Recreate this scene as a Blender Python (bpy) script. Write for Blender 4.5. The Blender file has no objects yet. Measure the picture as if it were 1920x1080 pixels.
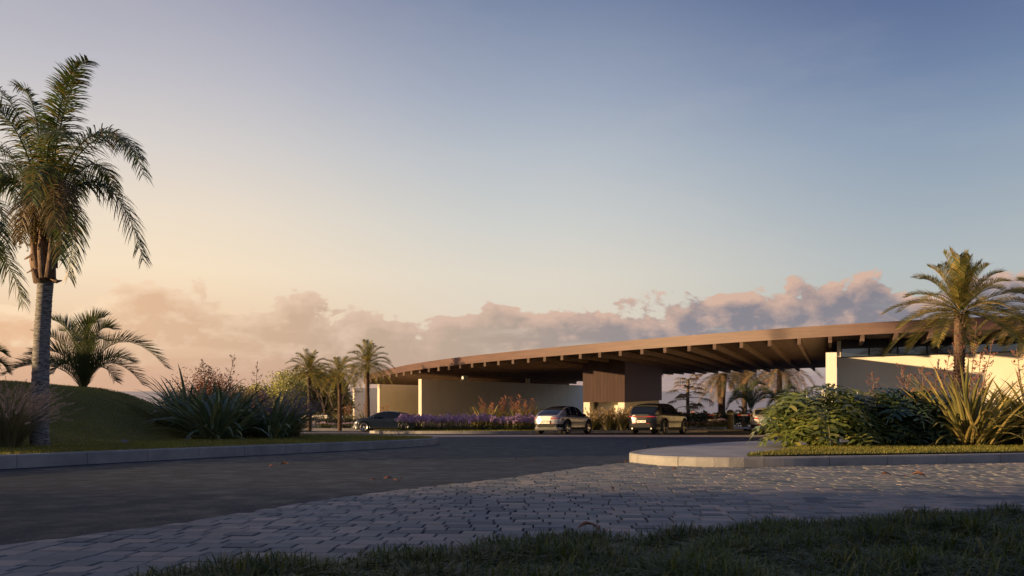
import bpy, bmesh, math, random
import numpy as np
from mathutils import Vector, Matrix, noise as mnoise
SC = bpy.context.scene
R = math.radians
# ---------------------------------------------------------------- camera (at the origin, looking along +Y)
F = 1600.0; HZ = 733.0            # focal length in photo pixels, row of the sea horizon
cam_d = bpy.data.cameras.new('camera'); cam = bpy.data.objects.new('camera', cam_d)
SC.collection.objects.link(cam); SC.camera = cam
cam_d.sensor_width = 36; cam_d.lens = 36*F/1920
cam_d.shift_y = (HZ-540)/1920
cam_d.clip_start = 0.1; cam_d.clip_end = 60000
cam.location = (0, 0, 0); cam.rotation_euler = (R(90), 0, 0)
SC.view_settings.view_transform = 'Standard'; SC.view_settings.look = 'None'
SC.view_settings.exposure = 0.9; SC.view_settings.gamma = 1.0; SC.view_settings.use_curve_mapping = False
SC.render.engine = 'CYCLES'
# ---------------------------------------------------------------- sun
SUN_AZ = R(15)                    # behind the left shoulder: direction to the sun is (-cos, -sin)
SUN_EL = R(6.6)
sd = bpy.data.lights.new('sun', 'SUN'); so = bpy.data.objects.new('sun', sd); SC.collection.objects.link(so)
sd.energy = 5.0; sd.angle = R(1.0); sd.color = (1.0, 0.66, 0.33)
sdir = Vector((-math.cos(SUN_AZ)*math.cos(SUN_EL), -math.sin(SUN_AZ)*math.cos(SUN_EL), math.sin(SUN_EL)))
so.rotation_euler = sdir.to_track_quat('Z', 'Y').to_euler()
# ---------------------------------------------------------------- world
wd = bpy.data.worlds.new('World'); SC.world = wd; wd.use_nodes = True
def lin(c):
    return tuple(((x/255.0)/12.92 if x/255.0 <= .04045 else ((x/255.0+.055)/1.055)**2.4) for x in c)
class NT:
    def __init__(s, tree): s.t = tree; s.n = tree.nodes; s.l = tree.links
    def node(s, typ, **kw):
        nd = s.n.new(typ)
        for k, v in kw.items(): setattr(nd, k, v)
        return nd
    def put(s, sock, v):
        if hasattr(v, 'links') or isinstance(v, bpy.types.NodeSocket): s.l.new(v, sock)
        else:
            if sock.type == 'RGBA' and len(v) == 3: v = (*v, 1)
            sock.default_value = v
    def m(s, op, a, b=None, c=None, clamp=False):
        nd = s.node('ShaderNodeMath', operation=op, use_clamp=clamp)
        s.put(nd.inputs[0], a)
        if b is not None: s.put(nd.inputs[1], b)
        if c is not None: s.put(nd.inputs[2], c)
        return nd.outputs[0]
    def smooth(s, v, lo, hi, a=0.0, b=1.0):
        nd = s.node('ShaderNodeMapRange', interpolation_type='SMOOTHSTEP')
        s.put(nd.inputs[0], v); s.put(nd.inputs[1], lo); s.put(nd.inputs[2], hi); s.put(nd.inputs[3], a); s.put(nd.inputs[4], b)
        return nd.outputs[0]
    def mix(s, f, a, b, blend='MIX'):
        nd = s.node('ShaderNodeMix', data_type='RGBA', blend_type=blend, clamp_factor=True)
        s.put(nd.inputs[0], f); s.put(nd.inputs[6], a); s.put(nd.inputs[7], b)
        return nd.outputs[2]
    def ramp(s, v, stops, interp='LINEAR'):
        nd = s.node('ShaderNodeValToRGB'); cr = nd.color_ramp; cr.interpolation = interp
        while len(cr.elements) < len(stops): cr.elements.new(0.5)
        for e, (p, c) in zip(cr.elements, stops):
            e.position = p; e.color = (*c, 1) if len(c) == 3 else c
        s.put(nd.inputs[0], v)
        return nd.outputs[0]
    def noise(s, vec, scale, detail=4, rough=.5, dist=0.0, dims='3D'):
        nd = s.node('ShaderNodeTexNoise', noise_dimensions=dims)
        if vec is not None: s.put(nd.inputs['Vector'], vec)
        nd.inputs['Scale'].default_value = scale; nd.inputs['Detail'].default_value = detail
        nd.inputs['Roughness'].default_value = rough; nd.inputs['Distortion'].default_value = dist
        return nd.outputs[0]
    def xyz(s, x, y, z):
        nd = s.node('ShaderNodeCombineXYZ'); s.put(nd.inputs[0], x); s.put(nd.inputs[1], y); s.put(nd.inputs[2], z)
        return nd.outputs[0]
def build_world():
    T = NT(wd.node_tree); T.n.clear()
    out = T.node('ShaderNodeOutputWorld'); bg = T.node('ShaderNodeBackground')
    T.l.new(bg.outputs[0], out.inputs[0])
    tc = T.node('ShaderNodeTexCoord'); sp = T.node('ShaderNodeSeparateXYZ'); T.l.new(tc.outputs['Generated'], sp.inputs[0])
    x, y, z = sp.outputs
    az = T.m('ARCTAN2', x, y)                       # 0 ahead, negative to the left
    el = T.m('ARCSINE', z)
    elc = T.m('MAXIMUM', el, 0.0)
    # clear sky: three elevation ramps blended over azimuth (0 .. 1 is 0 .. 90 degrees)
    e = T.m('DIVIDE', elc, R(90))
    def row(py): return math.atan((HZ-py)/F)/R(90)
    def sky(cols):
        st = [(row(p), lin(c)) for p, c in cols]
        return T.ramp(e, st)
    left = sky([(733, (220, 178, 150)), (600, (244, 212, 178)), (520, (250, 228, 198)), (420, (240, 224, 204)), (300, (218, 211, 207)),
                (180, (194, 192, 200)), (0, (160, 162, 182)), (-900, (72, 92, 140)), (-6000, (44, 68, 122))])
    mid = sky([(733, (208, 180, 160)), (600, (226, 214, 196)), (520, (225, 217, 203)), (420, (208, 209, 206)), (300, (186, 193, 201)),
               (180, (160, 171, 190)), (0, (122, 137, 167)), (-900, (64, 86, 140)), (-6000, (44, 68, 122))])
    right = sky([(733, (190, 170, 165)), (600, (184, 189, 184)), (520, (180, 188, 191)), (420, (162, 175, 187)), (300, (140, 158, 181)),
                 (180, (112, 132, 166)), (0, (80, 98, 142)), (-900, (54, 76, 132)), (-6000, (44, 68, 122))])
    f1 = T.smooth(az, R(-24), R(2)); f2 = T.smooth(az, R(0), R(28))
    clear = T.mix(f2, T.mix(f1, left, mid), right)
    back = sky([(733, (190, 192, 198)), (500, (170, 178, 194)), (0, (100, 120, 162)), (-900, (58, 84, 140)), (-6000, (44, 68, 122))])
    # warm glow round the low sun, and a dusk band in the sky behind the camera
    dot = T.node('ShaderNodeVectorMath', operation='DOT_PRODUCT'); T.l.new(tc.outputs['Generated'], dot.inputs[0]); dot.inputs[1].default_value = sdir
    glow = T.smooth(dot.outputs['Value'], 0.55, 1.0)
    clear = T.mix(T.m('MULTIPLY', glow, .55), clear, (1.5, 1.0, .66))
    # clouds: a bank low over the sea, its top following a profile over azimuth
    prof = [(-200, 560), (100, 588), (250, 572), (300, 540), (370, 548), (440, 575), (500, 570), (570, 560), (660, 575), (760, 612), (850, 598), (900, 580),
            (960, 562), (1030, 588), (1110, 582), (1200, 568), (1260, 574), (1310, 545), (1400, 538), (1480, 556), (1560, 552), (1650, 532), (1760, 560), (1950, 520), (2200, 540)]
    n = T.n
    azn = T.smooth(az, R(-40), R(40)); azn_node = azn.node; azn_node.interpolation_type = 'LINEAR'
    fc = T.node('ShaderNodeFloatCurve'); cv = fc.mapping.curves[0]
    pts = [((math.degrees(math.atan((p-960)/F))+40)/80, math.atan((HZ-q)/F)*5) for p, q in prof]
    cv.points[0].location = (0, pts[0][1]); cv.points[1].location = (1, pts[-1][1])
    for p in pts:
        if .001 < p[0] < .999: cv.points.new(*p)
    fc.mapping.update(); T.l.new(azn, fc.inputs['Value'])
    top = T.m('DIVIDE', fc.outputs[0], 5.0)
    def cloud_noise(da, de):
        a = T.m('ADD', az, da); b = T.m('ADD', el, de)
        v = T.xyz(T.m('MULTIPLY', a, 1.0), T.m('MULTIPLY', b, 1.55), 0.37)
        big = T.noise(v, 13, 3, .55, .2); small = T.noise(v, 42, 7, .62, .3)
        return T.m('ADD', T.m('MULTIPLY', big, .66), T.m('MULTIPLY', small, .34))
    n0 = cloud_noise(0, 0); n1 = cloud_noise(-.012, .012)
    dens = T.m('ADD', T.m('SUBTRACT', top, el), T.m('MULTIPLY', T.m('SUBTRACT', n0, .5), .15))
    body = T.smooth(dens, 0.0, 0.008)
    # breaks in the bank towards its base on the right
    v2 = T.xyz(T.m('MULTIPLY', az, 1.0), T.m('MULTIPLY', el, 5.5), 2.2)
    streak = T.noise(v2, 7, 5, .55, .15)
    low = T.m('MULTIPLY', T.smooth(T.m('SUBTRACT', top, el), .012, .06), T.smooth(streak, .54, .70))
    body = T.m('MULTIPLY', body, T.m('SUBTRACT', 1.0, T.m('MULTIPLY', low, .62)))
    relief = T.m('MULTIPLY', T.m('SUBTRACT', n0, n1), 5.6)
    rim = T.smooth(dens, .034, .004)
    lit = T.m('ADD', T.m('MULTIPLY', relief, .9), T.m('MULTIPLY', rim, .85), clamp=True)
    wl = T.smooth(az, R(-32), R(-2))
    shade_c = T.mix(wl, lin((236, 192, 154)), T.mix(T.smooth(az, R(-6), R(14)), lin((190, 169, 151)), lin((134, 131, 142))))
    lit_c = T.mix(wl, lin((255, 224, 188)), T.mix(T.smooth(az, R(-6), R(14)), lin((216, 186, 168)), lin((214, 180, 162))))
    ccol = T.mix(lit, shade_c, lit_c)
    # towards the horizon everything sinks into a pinkish haze
    hz = T.smooth(el, .055, .0)
    hazec = T.mix(T.smooth(az, R(-30), R(20)), lin((216, 172, 144)), lin((178, 156, 152)))
    ccol = T.mix(T.m('MULTIPLY', hz, .6), ccol, hazec)
    allc = T.mix(body, clear, ccol)
    allc = T.mix(T.m('MULTIPLY', T.smooth(el, .05, .0), .55), allc, hazec)
    # thin high veil
    v3 = T.xyz(T.m('MULTIPLY', az, 1.0), T.m('MULTIPLY', el, 3.5), 5.0)
    veil = T.m('MULTIPLY', T.smooth(T.noise(v3, 3.0, 5, .6), .45, .8), .10)
    allc = T.mix(veil, allc, lin((225, 215, 205)))
    allc = T.mix(T.smooth(T.m('ABSOLUTE', T.m('SUBTRACT', az, R(20))), R(62), R(115)), allc, T.mix(T.m('MULTIPLY', glow, .5), back, (1.4, .9, .6)))
    # below the horizon: dim earth
    allc = T.mix(T.smooth(el, 0.0, -.02), allc, lin((70, 66, 62)))
    nish = T.node('ShaderNodeTexSky', sky_type='NISHITA', sun_disc=False)
    nish.sun_elevation = SUN_EL; nish.sun_rotation = math.atan2(-sdir.x, -sdir.y)+math.pi if False else math.atan2(sdir.x, sdir.y)
    nish.air_density = 1.4; nish.dust_density = 2.0
    nb = T.node('ShaderNodeBackground'); T.l.new(nish.outputs[0], nb.inputs[0]); nb.inputs[1].default_value = 0.002
    T.l.new(allc, bg.inputs[0]); bg.inputs[1].default_value = WSTR
    add = T.node('ShaderNodeAddShader'); T.l.new(bg.outputs[0], add.inputs[0]); T.l.new(nb.outputs[0], add.inputs[1])
    T.l.new(add.outputs[0], out.inputs[0])
WSTR = 0.97/1.866
build_world()
# ---------------------------------------------------------------- helpers
COL = SC.collection
def link(o): COL.objects.link(o); return o
def tag(o, label=None, cat=None, group=None, kind=None):
    if label: o['label'] = label
    if cat: o['category'] = cat
    if group: o['group'] = group
    if kind: o['kind'] = kind
    return o
def thing(name, label, cat, loc=(0, 0, 0), rz=0, group=None):
    o = bpy.data.objects.new(name, None); o.empty_display_size = .3; link(o)
    o.location = loc; o.rotation_euler = (0, 0, rz)
    return tag(o, label, cat, group)
def kids(o): return [c for c in bpy.data.objects if c.parent == o]
def copy_tree(o, parent=None):
    c = o.copy(); link(c)
    if parent: c.parent = parent
    for ch in kids(o): copy_tree(ch, c)
    return c
class MB:
    def __init__(s): s.v = []; s.f = []
    def add(s, vs, fs):
        b = len(s.v); s.v.extend([tuple(q) for q in vs]); s.f.extend([tuple(i+b for i in g) for g in fs]); return s
    def box(s, c, d, rz=0, M=None):
        hx, hy, hz = d[0]/2, d[1]/2, d[2]/2
        vs = [Vector((a*hx, b*hy, e*hz)) for a in (-1, 1) for b in (-1, 1) for e in (-1, 1)]
        if rz: vs = [Matrix.Rotation(rz, 3, 'Z') @ q for q in vs]
        if M: vs = [M @ q for q in vs]
        vs = [q+Vector(c) for q in vs]
        return s.add(vs, [(0, 1, 3, 2), (4, 6, 7, 5), (0, 4, 5, 1), (2, 3, 7, 6), (0, 2, 6, 4), (1, 5, 7, 3)])
    def prism(s, poly, z0, z1):      # poly: CCW list of (x,y); z0/z1 numbers or functions of (x,y)
        n = len(poly); g = lambda z, p: z(*p) if callable(z) else z
        vs = [(p[0], p[1], g(z0, p)) for p in poly]+[(p[0], p[1], g(z1, p)) for p in poly]
        return s.add(vs, [tuple(range(n-1, -1, -1)), tuple(range(n, 2*n))]+[(i, (i+1) % n, n+(i+1) % n, n+i) for i in range(n)])
    def tube(s, pts, rad, n=6, cap=True):
        pts = [Vector(p) for p in pts]; b = len(s.v); k = len(pts)
        up = Vector((0, 0, 1))
        for i, p in enumerate(pts):
            t = (pts[min(i+1, k-1)]-pts[max(i-1, 0)]).normalized()
            a = t.cross(up if abs(t.z) < .95 else Vector((1, 0, 0))).normalized(); c = t.cross(a)
            r = rad[i] if hasattr(rad, '__len__') else rad
            for j in range(n):
                th = 2*math.pi*j/n; s.v.append(tuple(p+a*(r*math.cos(th))+c*(r*math.sin(th))))
        for i in range(k-1):
            for j in range(n):
                s.f.append((b+i*n+j, b+i*n+(j+1) % n, b+(i+1)*n+(j+1) % n, b+(i+1)*n+j))
        if cap: s.f.append(tuple(b+j for j in range(n-1, -1, -1))); s.f.append(tuple(b+(k-1)*n+j for j in range(n)))
        return s
    def strip(s, pts, w, side):      # flat ribbon; side a vector or list
        b = len(s.v); k = len(pts)
        for i, p in enumerate(pts):
            sd_ = side[i] if isinstance(side, list) else side
            s.v.append(tuple(p-sd_*w[i]*.5)); s.v.append(tuple(p+sd_*w[i]*.5))
        for i in range(k-1): s.f.append((b+2*i, b+2*i+1, b+2*i+3, b+2*i+2))
        return s
    def vstrip(s, pts, w, side, nor, fold=.35):   # ribbon with a folded midrib
        b = len(s.v); k = len(pts)
        for i, p in enumerate(pts):
            s.v.append(tuple(p-side*w[i]*.5+nor*w[i]*fold)); s.v.append(tuple(p)); s.v.append(tuple(p+side*w[i]*.5+nor*w[i]*fold))
        for i in range(k-1):
            q = b+3*i
            s.f.append((q, q+1, q+4, q+3)); s.f.append((q+1, q+2, q+5, q+4))
        return s
    def lathe(s, prof, n=24, M=None):   # prof (r, h); axis Z unless M
        b = len(s.v)
        for r, h in prof:
            for j in range(n):
                th = 2*math.pi*j/n; q = Vector((r*math.cos(th), r*math.sin(th), h)); s.v.append(tuple(M @ q if M else q))
        for i in range(len(prof)-1):
            for j in range(n): s.f.append((b+i*n+j, b+i*n+(j+1) % n, b+(i+1)*n+(j+1) % n, b+(i+1)*n+j))
        return s
    def build(s, name, mat, parent=None, smooth=False, loc=None):
        me = bpy.data.meshes.new(name); me.from_pydata(s.v, [], s.f); me.validate()
        if smooth: me.polygons.foreach_set('use_smooth', [True]*len(me.polygons))
        o = bpy.data.objects.new(name, me); me.materials.append(mat); link(o)
        if parent: o.parent = parent
        if loc: o.location = loc
        return o
def np_mesh(name, V, Fq, mat, smooth=False):   # V (n,3), Fq (m,k) all faces with k corners
    me = bpy.data.meshes.new(name); k = Fq.shape[1]
    me.vertices.add(len(V)); me.vertices.foreach_set('co', V.astype(np.float32).ravel())
    me.loops.add(Fq.size); me.loops.foreach_set('vertex_index', Fq.astype(np.int32).ravel())
    me.polygons.add(len(Fq)); me.polygons.foreach_set('loop_start', np.arange(0, Fq.size, k, dtype=np.int32))
    me.update(calc_edges=True)
    if smooth: me.polygons.foreach_set('use_smooth', [True]*len(Fq))
    me.materials.append(mat)
    return link(bpy.data.objects.new(name, me))
def sst(t): t = max(0.0, min(1.0, t)); return t*t*(3-2*t)
# ---------------------------------------------------------------- materials
def pmat(name, col=None, rough=.7, metal=0.0, spec=.5, coat=0.0, nodes=None):
    m = bpy.data.materials.new(name); m.use_nodes = True; T = NT(m.node_tree); p = T.n['Principled BSDF']
    p.inputs['Roughness'].default_value = rough; p.inputs['Metallic'].default_value = metal
    p.inputs['Specular IOR Level'].default_value = spec; p.inputs['Coat Weight'].default_value = coat
    p.inputs['Coat Roughness'].default_value = .06
    if col: p.inputs['Base Color'].default_value = (*col, 1)
    if nodes: nodes(T, p)
    return m
def bump(T, p, h, strength=.3, dist=.02):
    b = T.node('ShaderNodeBump'); b.inputs['Strength'].default_value = strength; b.inputs['Distance'].default_value = dist
    T.put(b.inputs['Height'], h); T.l.new(b.outputs[0], p.inputs['Normal'])
def noisy(name, c1, c2, scale=3.0, rough=.8, bscale=None, bstr=.3, bdist=.01, detail=5, spec=.4, metal=0, lo=.35, hi=.65, stretch=None):
    def g(T, p):
        tc = T.node('ShaderNodeTexCoord'); v = tc.outputs['Object']
        if stretch:
            mp = T.node('ShaderNodeMapping'); mp.inputs['Scale'].default_value = stretch; T.l.new(v, mp.inputs[0]); v = mp.outputs[0]
        n = T.noise(v, scale, detail, .6)
        T.put(p.inputs['Base Color'], T.mix(T.smooth(n, lo, hi), c1, c2))
        if bscale: bump(T, p, T.noise(v, bscale, 4, .6), bstr, bdist)
    return pmat(name, rough=rough, spec=spec, metal=metal, nodes=g)
def leafmat(name, c1, c2, rough=.5, trans=.25, c3=None, spec=.4, objscale=None):
    def g(T, p):
        geo = T.node('ShaderNodeNewGeometry'); r = geo.outputs['Random Per Island']
        st = [(0, c1), (.75, c2)]+([(1, c3)] if c3 else [])
        col = T.ramp(r, st)
        tc = T.node('ShaderNodeTexCoord')
        n = T.noise(tc.outputs['Object'], objscale or 1.3, 3, .5)
        col = T.mix(1.0, col, T.ramp(n, [(.3, (.62, .62, .62)), (.7, (1.25, 1.25, 1.25))]), 'MULTIPLY')
        T.put(p.inputs['Base Color'], col)
        tr = T.node('ShaderNodeBsdfTranslucent'); T.put(tr.inputs[0], T.mix(1.0, col, (1.5, 1.5, .8), 'MULTIPLY'))
        mx = T.node('ShaderNodeMixShader'); mx.inputs[0].default_value = trans
        out = [q for q in T.n if q.type == 'OUTPUT_MATERIAL'][0]
        T.l.new(p.outputs[0], mx.inputs[1]); T.l.new(tr.outputs[0], mx.inputs[2]); T.l.new(mx.outputs[0], out.inputs[0])
    return pmat(name, rough=rough, spec=spec, nodes=g)
def asphalt(T, p):
    tc = T.node('ShaderNodeTexCoord'); v = tc.outputs['Object']
    big = T.noise(v, .35, 4, .6); mid = T.noise(v, 3.0, 5, .65); fine = T.noise(v, 48, 3, .75)
    c = T.mix(T.smooth(big, .35, .65), (.013, .021, .032), (.023, .030, .040))
    c = T.mix(T.m('MULTIPLY', T.smooth(mid, .45, .7), .5), c, (.046, .046, .047))
    c = T.mix(T.smooth(fine, .62, .72), c, (.24, .25, .25))
    T.put(p.inputs['Base Color'], c)
    T.put(p.inputs['Roughness'], T.smooth(mid, .3, .7, .55, .8))
    vo = T.node('ShaderNodeTexVoronoi'); T.l.new(v, vo.inputs['Vector']); vo.inputs['Scale'].default_value = 75
    bump(T, p, T.m('ADD', vo.outputs['Distance'], T.m('MULTIPLY', mid, 1.0)), .55, .008)
def paverm(T, p):
    geo = T.node('ShaderNodeNewGeometry'); r = geo.outputs['Random Per Island']
    c = T.ramp(r, [(0, (.10, .12, .13)), (.3, (.19, .21, .20)), (.6, (.33, .30, .25)), (.85, (.155, .185, .195)), (1, (.39, .33, .28))])
    tc = T.node('ShaderNodeTexCoord'); v = tc.outputs['Object']
    n = T.noise(v, 1.1, 5, .6); f = T.noise(v, 45, 4, .7)
    c = T.mix(1.0, c, T.ramp(n, [(.3, (.72, .72, .74)), (.7, (1.08, 1.06, 1.04))]), 'MULTIPLY')
    c = T.mix(T.m('MULTIPLY', T.smooth(f, .5, .75), .35), c, (.10, .10, .10))
    T.put(p.inputs['Base Color'], c); bump(T, p, f, .35, .004)
def grassground(c1, c2, c3):
    def g(T, p):
        tc = T.node('ShaderNodeTexCoord'); v = tc.outputs['Object']
        a = T.noise(v, .55, 4, .6); b = T.noise(v, 9, 5, .7); f = T.noise(v, 60, 3, .7)
        c = T.mix(T.smooth(a, .35, .65), c1, c2); c = T.mix(T.m('MULTIPLY', T.smooth(b, .45, .7), .7), c, c3)
        T.put(p.inputs['Base Color'], c); bump(T, p, T.m('ADD', f, b), .9, .03)
    return g
def conc(T, p):
    tc = T.node('ShaderNodeTexCoord'); v = tc.outputs['Object']
    a = T.noise(v, 1.2, 5, .65); f = T.noise(v, 55, 4, .7); g = T.noise(v, 14, 5, .7)
    c = T.mix(T.smooth(a, .3, .7), (.20, .195, .19), (.31, .30, .28)); c = T.mix(T.m('MULTIPLY', T.smooth(g, .5, .75), .5), c, (.22, .21, .20))
    c = T.mix(T.smooth(f, .62, .75), c, (.12, .115, .11))
    T.put(p.inputs['Base Color'], c); bump(T, p, T.m('ADD', f, T.m('MULTIPLY', g, .6)), .6, .01)
def plaster(T, p):
    tc = T.node('ShaderNodeTexCoord'); v = tc.outputs['Object']
    a = T.noise(v, .6, 5, .6); f = T.noise(v, 20, 4, .6)
    T.put(p.inputs['Base Color'], T.mix(T.smooth(a, .3, .7), (.76, .70, .56), (.82, .765, .63))); bump(T, p, f, .25, .004)
def wood(c1, c2, axis):
    def g(T, p):
        tc = T.node('ShaderNodeTexCoord'); mp = T.node('ShaderNodeMapping'); T.l.new(tc.outputs['Object'], mp.inputs[0])
        mp.inputs['Scale'].default_value = axis; n = T.noise(mp.outputs[0], 1.0, 6, .65, .3)
        T.put(p.inputs['Base Color'], T.mix(T.smooth(n, .35, .68), c1, c2)); bump(T, p, n, .25, .01)
    return g
def seam(T, p):
    tc = T.node('ShaderNodeTexCoord'); v = tc.outputs['Object']
    br = T.node('ShaderNodeTexBrick'); T.l.new(v, br.inputs['Vector']); br.inputs['Scale'].default_value = 1
    br.inputs['Brick Width'].default_value = .24; br.inputs['Row Height'].default_value = .12; br.inputs['Mortar Size'].default_value = .012
    br.inputs['Color1'].default_value = (.42, .33, .27, 1); br.inputs['Color2'].default_value = (.30, .24, .21, 1); br.inputs['Mortar'].default_value = (.10, .09, .08, 1)
    n = T.noise(v, 1.5, 5, .6)
    T.put(p.inputs['Base Color'], T.mix(1.0, br.outputs[0], T.ramp(n, [(.3, (.75, .75, .75)), (.7, (1.1, 1.1, 1.1))]), 'MULTIPLY')); bump(T, p, br.outputs['Fac'], -.5, .01)
def seam_sea(T, p):
    tc = T.node('ShaderNodeTexCoord'); v = tc.outputs['Object']
    mp = T.node('ShaderNodeMapping'); mp.inputs['Scale'].default_value = (.02, .05, 1); T.l.new(v, mp.inputs[0])
    n = T.noise(mp.outputs[0], 1.0, 6, .65)
    mp2 = T.node('ShaderNodeMapping'); mp2.inputs['Scale'].default_value = (.002, .008, 1); T.l.new(v, mp2.inputs[0])
    m_ = T.noise(mp2.outputs[0], 1.0, 4, .6)
    T.put(p.inputs['Base Color'], T.mix(T.smooth(m_, .35, .65), (.30, .22, .20), (.38, .28, .26))); bump(T, p, n, .25, 2.0)
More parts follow.
